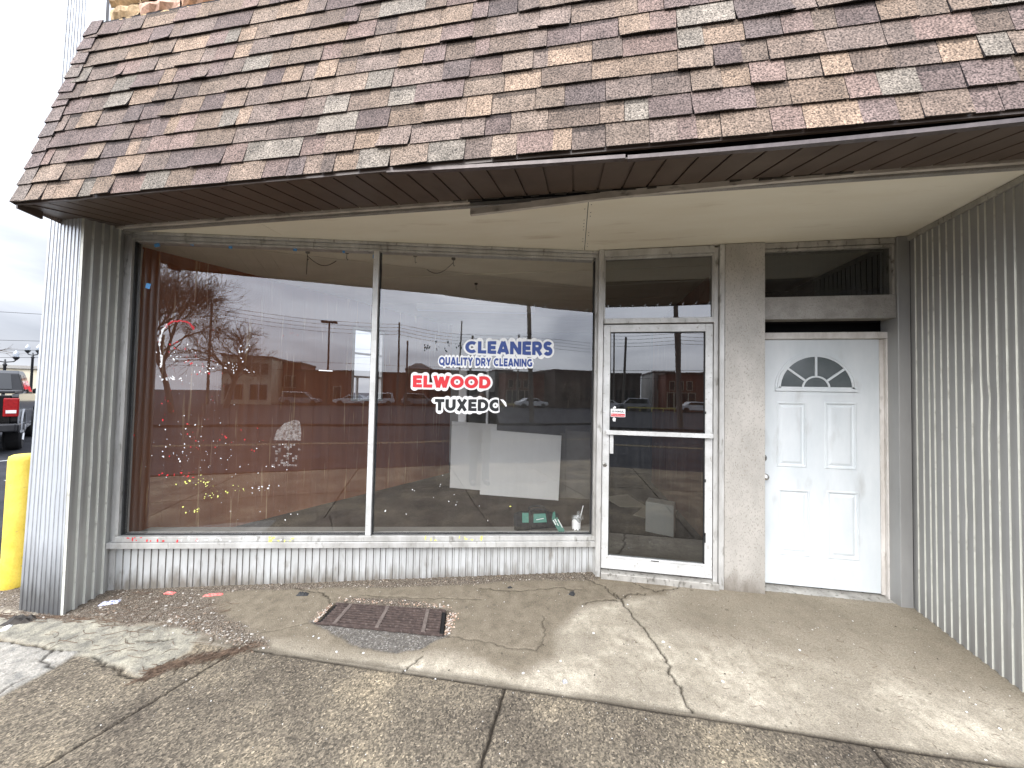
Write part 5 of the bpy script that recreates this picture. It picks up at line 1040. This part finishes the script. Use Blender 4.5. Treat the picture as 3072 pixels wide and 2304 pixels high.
def pickup(loc, rz, label):
    T = empty('pickup_truck', loc, label, 'truck', rz=rz)
    # local: +x forward, origin at rear right wheel side corner on ground; body width along +y
    Wd = 2.02
    def side(y, out):   # fenders
        pass
    m = MB()
    prof = [(0.06, .62), (.0, .75), (.0, 1.30), (.04, 1.36), (1.75, 1.38), (1.80, 1.40), (3.85, 1.34), (5.5, 1.20), (5.72, 1.05), (5.78, .55), (5.0, .42), (4.98, .55)]
    def arch(cx_, r_=.50): return [(cx_ + r_ * math.cos(R(a_)), .44 + r_ * math.sin(R(a_))) for a_ in range(0, 181, 20)]
    prof += arch(4.55) + [(3.9, .40), (1.55, .42)] + arch(1.08) + [(.45, .5)]
    m.prism(prof, 1, 0, .10); m.prism(prof, 1, Wd - .10, Wd); m.box(.0, 5.7, .10, Wd - .10, .60, .75); m.box(5.4, 5.72, .1, Wd - .1, .75, 1.12); m.box(3.9, 5.5, .1, Wd - .1, 1.12, 1.26)
    m.build('body', 'cardark', T, bevel=.02)
    m = MB(); m.box(-.01, .05, .10, Wd - .10, .72, 1.33); m.box(-.03, -.005, .25, Wd - .25, .80, 1.05); m.build('tailgate', 'cardark', T, bevel=.015)
    m = MB(); m.box(.05, 1.78, .06, Wd - .06, 1.37, 1.44); m.build('bed_cover', 'darkmetal', T, bevel=.02)
    m = MB(); cab = [(1.80, 1.38), (1.95, 1.86), (2.15, 1.94), (3.35, 1.95), (3.65, 1.88), (4.25, 1.34)]; 
    i0 = .05
    A_ = [m.V((x_, .03 + (z_ - 1.38) * .22, z_)) for x_, z_ in cab]; B_ = [m.V((x_, Wd - .03 - (z_ - 1.38) * .22, z_)) for x_, z_ in cab]; n_ = len(cab); m.F(A_[::-1]); m.F(B_)
    for k in range(n_): m.F((A_[k], A_[(k + 1) % n_], B_[(k + 1) % n_], B_[k]))
    cb = m.build('cab', 'carsilver' if False else 'cardark', T, bevel=.02)
    m = MB(); sk = lambda z_: .03 + (z_ - 1.38) * .22 - .006
    for y_s in (0, 1):
        f = (lambda z_: sk(z_)) if y_s == 0 else (lambda z_: Wd - sk(z_))
        for q in (((2.00, 1.42), (2.78, 1.42), (2.78, 1.84), (2.12, 1.84)), ((2.86, 1.42), (3.98, 1.42), (3.55, 1.82), (2.86, 1.84))): m.poly([(x_, f(z_), z_) for x_, z_ in q])
    m.poly([(1.795 + .0, .22, 1.46), (1.795, Wd - .22, 1.46), (1.925, Wd - .26, 1.84), (1.925, .26, 1.84)]); m.build('windows', 'carglass', T)
    for y_a, y_b in ((-.012, .20), (Wd - .20, Wd + .012)):
        m = MB(); m.box(-.035, .10, y_a, y_b, .85, 1.27); m.build('taillight', 'lightred', T, bevel=.02)
    m = MB(); m.box(-.045, -.036, .02, .16, .93, 1.0); m.build('reverse_light', 'carwhite', T)
    m = MB(); m.box(-.16, .02, .0, Wd, .52, .70); m.box(-.02, .45, -.03, .04, .50, .68); m.build('bumper', 'darkmetal', T, bevel=.03)
    m = MB(); m.tube([(-.2, .35, .42), (.6, .35, .42)], .045, 12); m.build('exhaust_pipe', 'rim', T)
    m = MB(); m.hexa([(3.75, -.24, 1.32), (3.85, -.24, 1.32), (3.85, .0, 1.32), (3.75, .0, 1.32), (3.75, -.24, 1.54), (3.85, -.24, 1.54), (3.85, .0, 1.46), (3.75, .0, 1.46)]); m.build('wing_mirror', 'darkmetal', T, bevel=.02)
    m = MB(); m.tube([(1.08 + .52 * math.cos(R(a_)), -.01, .44 + .52 * math.sin(R(a_))) for a_ in range(0, 181, 15)], .03, 6); m.build('arch_trim', 'carsilver', T)
    for x_ in (1.08, 4.55):
        wheel(None, (x_, .11, .41), .41, .27, (0, -1, 0), T); wheel(None, (x_, Wd - .11, .41), .41, .27, (0, 1, 0), T)
    return T
TK = pickup((-13.90, 6.92, -.16), R(90 + 60), 'black pickup truck parked with its tail towards us, seen left of the shop corner')
TK.scale = (1.12, 1.12, 1.12)
M['globe'] = glassmat('globe', .2, (.8, .84, .88), .2, 0, (.7, .72, .75), 3)
def street_lamp(x_, y_, h_, rz, label):
    T = empty('street_lamp', (x_, y_, -.34), label, 'street lamp', 'twin globe street lamps behind the truck', rz)
    m = MB(); m.lathe((0, 0, 0), [(.20, 0), (.20, .25), (.10, .5), (.075, .9), (.06, h_ - .5), (.10, h_ - .45), (.05, h_ - .35), (.03, h_ - .1)], 12); m.build('pole', 'darkmetal', T, smooth=True)
    m = MB(); m.tube([(-.38, 0, h_ - .12), (-.3, 0, h_ - .22), (0, 0, h_ - .28), (.3, 0, h_ - .22), (.38, 0, h_ - .12)], .035, 6); m.build('arm', 'darkmetal', T)
    for s_ in (-.38, .38):
        m = MB(); m.lathe((s_, 0, h_ - .12), [(.05, 0), (.13, .12), (.14, .2)], 12); f = m.build('lamp_cup', 'darkmetal', T)
        m = MB(); m.lathe((s_, 0, h_ + .08), [(.10, 0), (.125, .12), (.11, .25), (.05, .33), (.015, .42), (0, .44)], 12, cap=False); m.build('lamp_globe', 'globe', T, smooth=True)
street_lamp(-33.6, 16.1, 3.55, R(60), 'black twin globe street lamp behind the cab of the black pickup, left one'); street_lamp(-37.5, 19.2, 4.3, R(10), 'black twin globe street lamp nearer the shop corner, in front of the red sign')
SB = empty('store_building', (-60, 32, -.34), 'low tan store with a big red sign behind the pickup truck', 'building')
m = MB(); m.box(-22, 12, 0, 8, 0, 3.75); m.build('wall', 'cream', SB); m = MB(); m.box(-22.2, 12.2, -.2, 8, 3.75, 4.1); m.build('parapet', 'header', SB)
m = MB(); m.box(3, 12.1, -.45, -.22, 2.1, 3.35); m.build('red_sign_band', 'red', SB); 
for k in range(7): m = MB(); xx_ = 2.5 + k * 1.3; m.hexa([(xx_, -.52, 2.8), (xx_ + .25, -.52, 2.8), (xx_ + .7, -.52, 3.5), (xx_ + .45, -.52, 3.5), (xx_, -.46, 2.8), (xx_ + .25, -.46, 2.8), (xx_ + .7, -.46, 3.5), (xx_ + .45, -.46, 3.5)]); m.build('sign_letter', 'white', SB)
SB.rotation_euler = (0, 0, R(35))
def tree(name, loc, H, seed, label, cat='tree', levels=6, spread=.5, mt='bark', group=None, r0=None, twig=.008, n0=3, trunkh=.22):
    rg = random.Random(seed); T = empty(name, loc, label, cat, group); mt_, mc = MB(), MB()
    def branch(p, d, l_, r_, lv):
        m_ = mt_ if lv <= 1 else mc; n = 3; pts = [p.copy()]; dd = d.copy(); q = p.copy()
        for k in range(n): dd = (dd + Vector((rg.gauss(0, .10), rg.gauss(0, .10), rg.gauss(.03, .06)))).normalized(); q = q + dd * l_ / n; pts.append(q.copy())
        re = max(twig * .6, r_ * .62); m_.tube(pts, [r_ + (re - r_) * k / n for k in range(n + 1)], 6 if lv < 2 else 3, cap=False)
        if lv >= levels: return
        nb = rg.choice([3, 3, 4]) if lv else n0 + 2
        for b in range(nb):
            t = rg.uniform(.35, 1.0) if lv else rg.uniform(.6, 1); i = min(n - 1, int(t * n)); bp = pts[i].lerp(pts[i + 1], t * n - i)
            a_ = rg.uniform(0, 6.28); ang = rg.gauss(spread, .15); o1 = dd.orthogonal().normalized(); o2 = dd.cross(o1); nd = (dd * math.cos(ang) + (o1 * math.cos(a_) + o2 * math.sin(a_)) * math.sin(ang)).normalized()
            branch(bp, nd, l_ * rg.uniform(.62, .82), max(twig, r_ * .55), lv + 1)
    branch(Vector((0, 0, -.1)), Vector((0, 0, 1)), H * trunkh * 1.4, r0 or H * .022, 0)
    mt_.build('trunk', mt, T); mc.build('crown', mt, T); return T
tree('bare_tree', (-42, 18.3, -.3), 8.2, 5, 'bare leafless tree behind the black pickup at the left edge', levels=5, spread=.6)
m = MB()
for (za, zb) in ((5.3, 4.85), (4.0, 3.75), (3.55, 3.5), (3.2, 3.2)): m.tube([(-45, 8, za + .6), (-26, 12, za - .4), (-10, 30, zb + 1.5)], .012, 4)
m.build('power_lines', 'darkmetal', None, label='thin overhead wires crossing the sky above the parked pickup', cat='wires')
m = MB()
for k in range(7): m.poly([(-13 + k * 2.7, 5.0, -.160), (-12.9 + k * 2.7, 5.0, -.160), (-12.9 + k * 2.7, 9.5, -.160), (-13 + k * 2.7, 9.5, -.160)])
for k in range(1, 4): m.box(-40, -6, 4 + k * 9, 4.06 + k * 9, -.163, -.159)
m.build('parking_marking', 'kick', kind='structure')

# ------------------------------------------------------------------ across the street (seen mirrored in the glass)
def building(name, x0_, x1_, y_, dep, h_, mt, label, wins=(), winm='carglass', trim=None, roofh=.25, group=None):
    T = empty(name, ((x0_ + x1_) / 2, y_, -.34), label, 'building', group); w_ = (x1_ - x0_) / 2; hz = h_ + .34
    m = MB(); m.box(-w_, w_, -dep, 0, 0, hz); m.build('wall', mt, T)
    m = MB(); m.box(-w_ - .12, w_ + .12, -dep - .1, .12, hz, hz + roofh); m.build('parapet', trim or 'brickdark', T)
    for (xa, xb, za, zb, fm) in wins:
        m = MB(); m.box(xa, xb, .0, .05, za + .34, zb + .34); f = m.build('window', fm, T)
        m = MB(); nn_ = max(1, int((xb - xa) / .9))
        for k in range(nn_):
            a_ = xa + (xb - xa) * k / nn_ + .08; b_ = xa + (xb - xa) * (k + 1) / nn_ - .08; m.box(a_, b_, .051, .06, za + .42, zb + .26)
        m.build('pane', winm, f)
    return T
building('brick_building', -16.0, 1.4, -48, 14, 4.2, 'brick', 'long low windowless brick building across the street', [(-4, -3, .2, 2.2, 'cream')])
building('cream_building', -23.6, -18.2, -46, 9, 5.6, 'cream', 'cream two storey building with a band of windows across the street', [(-2.6, 2.4, 3.4, 5.0, 'cream'), (-2.4, -.4, .2, 2.2, 'carsilver'), (.3, 2.3, .2, 2.2, 'carsilver')], trim='brickdark')
building('brick_annex', -18.1, -15.9, -50, 8, 5.3, 'brick', 'brown brick annex between the cream building and the long brick one', [(-.9, .9, 1.9, 3.6, 'cream')])
building('dark_building', 1.6, 9.6, -47, 12, 4.75, 'brickdark', 'dark flat roofed building across the street', [(-3.4, 3.4, .3, 2.6, 'brickdark')])
building('tan_building', 12.4, 15.4, -52, 10, 5.4, 'header', 'narrow tan building across the street', [(-1, 1, 2.8, 4.2, 'brickdark')])
building('brick_shop', 13.1, 19.5, -47.6, 14, 4.9, 'brick', 'two storey brick shop with three sash windows and a white shopfront', [(-2.7, -1.9, 2.6, 3.9, 'cream'), (-1.5, -.7, 2.6, 3.9, 'cream'), (-.3, .5, 2.6, 3.9, 'cream'), (-3.0, .9, .1, 2.3, 'cream')])
building('brick_row', 4.9, 13.0, -48.4, 12, 4.3, 'brick', 'low brick row building left of the two storey brick shop', [(2.2, 3.2, .3, 1.8, 'cream'), (.8, 1.8, .3, 1.8, 'cream')]) if False else None
building('green_building', 19.8, 34, -44, 12, 5.3, 'brickdark', 'large dark building far right across the street', [(-6, 6, .6, 3.0, 'brickdark')])
HP = empty('hip_roof_house', (.4, -66, -.3), 'distant house with a low hipped roof behind the brick building', 'house'); m = MB(); m.box(-2.2, 2.2, -3, 3, 0, 6.3); m.build('wall', 'cream', HP)
m = MB(); b4 = [(-2.6, -3.4, 6.3), (2.6, -3.4, 6.3), (2.6, 3.4, 6.3), (-2.6, 3.4, 6.3)]; i = [m.V(p) for p in b4]; t1, t2 = m.V((-.6, 0, 7.6)), m.V((.6, 0, 7.6)); m.F(i[::-1]); m.F((i[0], i[1], t2, t1)); m.F((i[2], i[3], t1, t2)); m.F((i[1], i[2], t2)); m.F((i[3], i[0], t1)); m.build('roof', 'brickdark', HP)
def upole(x_, y_, h_, r_, label, lean=0, arms=True):
    T = empty('utility_pole', (x_, y_, -.34), label, 'pole', 'utility poles along the street'); T.rotation_euler = (0, R(lean), 0)
    m = MB(); m.tube([(0, 0, 0), (0, 0, h_)], [r_, r_ * .7], 10); m.build('post', 'pole', T)
    if arms:
        m = MB()
        for k in range(4): m.tube([(-.18, 0, h_ - .3 - k * .45), (.18, 0, h_ - .3 - k * .45)], .04, 6)
        m.build('insulators', 'pole', T)
upole(6.25, -15.6, 9.5, .17, 'thick leaning wooden pole nearest across the street', -2.5, False)
upole(-2.9, -46.5, 11.8, .16, 'tall wooden pole left of the blue lettering reflection'); upole(-1.75, -44, 8.9, .15, 'shorter wooden pole beside the tall one', arms=False); upole(14.6, -46, 11.2, .16, 'wooden pole before the tan building'); upole(-25, -46, 12.5, .16, 'wooden pole standing among the bare tree branches'); upole(6.9, -45, 10.3, .2, 'wooden pole reflected in the glass door', 2); upole(5.7, -45.5, 12.5, .13, 'thin wooden pole reflected at the edge of the glass door', arms=False)
PL = empty('lot_lamp', (-11.96, -47, -.34), 'tall dark parking lot lamp with two flat heads across the street', 'street lamp'); m = MB(); m.tube([(0, 0, 0), (0, 0, 11.3)], [.14, .10], 8); m.build('pole', 'darkmetal', PL)
for s_ in (-1, 1): m = MB(); m.box(min(.12 * s_, .95 * s_), max(.12 * s_, .95 * s_), -.25, .25, 11.05, 11.32); m.build('lamp_head', 'darkmetal', PL)
m = MB()
pp = [(-60, -46, 11.5), (-25, -46, 11.9), (-2.9, -46.5, 11.2), (14.6, -46, 10.6), (50, -46, 11)]
for k in range(4):
    for (a_, b_) in zip(pp[:-1], pp[1:]):
        m.tube([(a_[0] + (b_[0] - a_[0]) * t, a_[1] + (b_[1] - a_[1]) * t, a_[2] + (b_[2] - a_[2]) * t - k * .5 - 1.0 * 4 * t * (1 - t) * .6) for t in [j / 10 for j in range(11)]], .028, 4, cap=False)
for k in range(2): m.tube([(-60, -45, 5.6 - k * 1.0), (0, -45, 5.2 - k * 1.2), (50, -45, 5.4 - k * .8)], .03, 4)
m.build('power_lines', 'darkmetal', None, label='bundle of overhead wires across the street, mirrored in the display window', cat='wires')
tree('bare_tree', (-19.2, -28, -.3), 21, 12, 'big bare tree across the street mirrored in the left pane', levels=7, spread=.50, r0=.22, twig=.009, n0=5, trunkh=.16)
tree('bare_tree', (-19.0, -36, -.3), 13, 23, 'smaller bare tree beside the big one across the street', levels=6, spread=.6, twig=.010)
tree('bare_tree', (21.5, -43, -.3), 6.5, 31, 'small bushy bare tree before the large dark building', levels=6, spread=.6, twig=.010)
def car(x_, y_, rz, mt, label, kind='sedan'):
    T = empty('parked_car', (x_, y_, -.34), label, 'car', 'cars parked across the street', rz)
    h_ = {'sedan': 1.42, 'suv': 1.72}[kind]
    prof = [(-2.3, .45), (-2.3, .85), (-1.6 if kind == 'sedan' else -2.1, 1.0), (-1.0 if kind == 'sedan' else -1.95, h_), (.5, h_), (1.2, 1.0), (2.2, .85), (2.3, .5), (1.9, .35)] + [(1.45 + .36 * math.cos(R(a_)), .33 + .36 * math.sin(R(a_))) for a_ in range(0, 181, 30)] + [(-1.05 + .36 * math.cos(R(a_)) - .4, .33 + .36 * math.sin(R(a_))) for a_ in range(0, 181, 30)]
    m = MB(); m.prism(prof, 1, -.88, .88); m.build('body', mt, T, bevel=.05)
    m = MB()
    for yy in (-.885, .885): m.poly([((-1.25 if kind == 'sedan' else -1.8), yy, 1.03), (1.05, yy, 1.03), (.45, yy, h_ - .08), (-.95 if kind == 'sedan' else -1.75, yy, h_ - .08)])
    m.build('windows', 'carglass', T)
    for wx in (1.45, -1.45):
        for yy in (-.80, .80): m = MB(); m.lathe((wx, yy, .33), [(0, -.1), (.33, -.1), (.33, .1), (0, .1)], 16, ax=(0, 1 if yy > 0 else -1, 0)); m.build('wheel', 'tyre', T)
car(-14.6, -45.5, 0, 'carsilver', 'silver car parked before the long brick building, left one', 'suv'); car(-8.5, -46, R(180), 'carwhite', 'white sedan parked right of the silver car before the brick building')
car(-5.6, -45, R(160), 'carwhite', 'white car reflected beside the middle window post', 'suv'); car(.0, -45.5, R(0), 'carsilver', 'grey wagon parked before the dark building', 'suv'); car(4.4, -44.5, R(180), 'carwhite', 'pale sedan parked under the red lettering reflection')
car(8.0, -44, R(180), 'carsilver', 'grey suv parked behind the yellow rail', 'suv'); car(16.0, -43.5, 0, 'carwhite', 'white sedan parked before the two storey brick shop')
RL = empty('guard_rail', (10.2, -42.5, -.34), 'low yellow guard rail along the far parking lot', 'rail')
m = MB(); m.box(-3, 3, -.04, .04, .42, .58); m.build('beam', 'rail', RL)
for k in range(5): m = MB(); m.box(-2.9 + k * 1.42, -2.8 + k * 1.42, -.04, .04, 0, .42); m.build('post', 'rail', RL)

# ------------------------------------------------------------------ the photographer (mirrored in the glass)
def person():
    T = empty('person', (-.10, -.48, float(g(-.1, -.48))), 'person in a dark coat and grey trousers holding up a phone, mirrored in the window', 'person')
    z0 = 0.0
    me = bpy.data.meshes.new('body'); V = []; E_ = []; Rr = []
    def v(p, r, par=None):
        V.append(p); Rr.append(r if isinstance(r, tuple) else (r, r))
        if par is not None: E_.append((par, len(V) - 1))
        return len(V) - 1
    pel = v((0, 0, .98), (.155, .11)); wa_ = v((0, .0, 1.12), (.150, .105), pel); ch = v((0, 0, 1.32), (.175, .115), wa_); nk = v((0, .0, 1.50), (.075, .07), ch); hd0 = v((0, .02, 1.60), (.062, .065), nk); hd = v((0, .035, 1.68), (.082, .100), hd0); ht = v((0, .03, 1.77), (.065, .08), hd)
    for s in (-1, 1):
        hip = v((s * .10, 0, .90), .095, pel); kn = v((s * .115, .015, .50), .065, hip); cf = v((s * .12, -.01, .34), .060, kn); an = v((s * .125, -.02, .09), .042, cf); ft = v((s * .135, .05, .035), (.045, .035), an); v((s * .15, .16, .025), (.042, .022), ft)
        sh_ = v((s * .19, 0, 1.42), .065, ch); el = v((s * .27, .10, 1.17), .048, sh_); wr = v((s * .085 + .05, .35, 1.50), .030, el); pm = v((s * .060 + .08, .41, 1.555), (.036, .020), wr)
        for k in range(4):
            b0 = v((s * (.052) + .09, .425 + k * .001, 1.575 + k * .018), .0095, pm); b1 = v((s * .062 + .092, .452, 1.585 + k * .020), .0085, b0); v((s * .046 + .095, .468, 1.588 + k * .020), .0075, b1)
        t0 = v((s * .040 + .085, .405, 1.545), .010, pm); v((s * .025 + .09, .430, 1.560), .009, t0)
    me.from_pydata(V, E_, []); me.materials.append(M['skin']); o = bpy.data.objects.new('body', me); COL.objects.link(o); o.parent = T
    sk = o.modifiers.new('skin', 'SKIN'); 
    for k, r_ in enumerate(Rr): me.skin_vertices[0].data[k].radius = r_
    me.skin_vertices[0].data[0].use_root = True
    su = o.modifiers.new('s', 'SUBSURF'); su.levels = 2; su.render_levels = 2
    # coat, trousers, hair, face
    m = MB(); rings = []
    def ell(m, prof, n=20):
        rg_ = []
        for (cy, z_, a_, b_) in prof: rg_.append([m.V((a_ * math.cos(2 * math.pi * i / n), cy + b_ * math.sin(2 * math.pi * i / n), z_)) for i in range(n)])
        for k in range(len(rg_) - 1):
            for i in range(n): m.F((rg_[k][i], rg_[k][(i + 1) % n], rg_[k + 1][(i + 1) % n], rg_[k + 1][i]))
    ell(m, [(0, .80, .235, .15), (0, .95, .215, .145), (0, 1.12, .195, .135), (0, 1.32, .215, .14), (0, 1.42, .215, .12), (0, 1.485, .12, .09), (.0, 1.53, .085, .08)])
    for s in (-1, 1): m.tube([(s * .17, 0, 1.44), (s * .225, .02, 1.36), (s * .285, .10, 1.16), (s * .20 + .02, .22, 1.32), (s * .10 + .045, .33, 1.475)], [.085, .085, .068, .056, .046], 12)
    m.build('coat', 'coat', T, smooth=True)
    m = MB()
    ell(m, [(0, .84, .19, .125), (0, .95, .18, .125)])
    for s in (-1, 1): m.tube([(s * .095, 0, .92), (s * .105, .01, .72), (s * .115, .018, .50), (s * .12, -.008, .34), (s * .125, -.02, .06)], [.112, .100, .080, .075, .068], 14)
    m.build('trousers', 'trouser', T, smooth=True)
    m = MB(); ell(m, [(.0, 1.62, .085, .09), (.005, 1.68, .095, .108), (.01, 1.76, .090, .105), (.015, 1.81, .06, .075), (.02, 1.83, .01, .01)]); hr = m.build('hair', 'hairm', T, smooth=True); hr.location = (0, -.022, 0)
    m = MB(); m.lathe((0, .132, 1.66), [(.0, -.01), (.012, 0), (.006, .016), (0, .02)], 8, ax=(0, 1, .3))
    for s in (-1, 1): m.lathe((s * .033, .118, 1.69), [(.0, 0), (.012, 0), (.0, .008)], 8, ax=(0, 1, 0)); m.tube([(s * .085, .03, 1.65), (s * .095, .025, 1.67), (s * .088, .03, 1.70)], .010, 6)
    m.build('face_features', 'skin', T)
    for s in (-1, 1):
        m = MB(); m.prism([(s * .13 - .045, -.10), (s * .13 + .045, -.10), (s * .135 + .05, .08), (s * .14 + .035, .19), (s * .14 - .035, .19), (s * .135 - .05, .08)], 2, 0, .075); m.build('shoe', 'ink', T, bevel=.02)
    return T
M['skin'] = mat('skin', (.45, .27, .19), (.50, .31, .22), 20, .5); M['coat'] = mat('coat', (.018, .018, .020), (.035, .035, .038), 12, .85); M['trouser'] = mat('trouser', (.075, .08, .095), (.11, .115, .13), 12, .9); M['hairm'] = mat('hairm', (.03, .02, .014), (.05, .035, .025), 60, .7)
person()
m = MB(); m.box(-.075, .082, -.038, -.029, 1.575, 1.652); m.build('smartphone', 'ink', None, bevel=.003, label='black smartphone held sideways in both hands by the photographer', cat='phone')
m = MB();
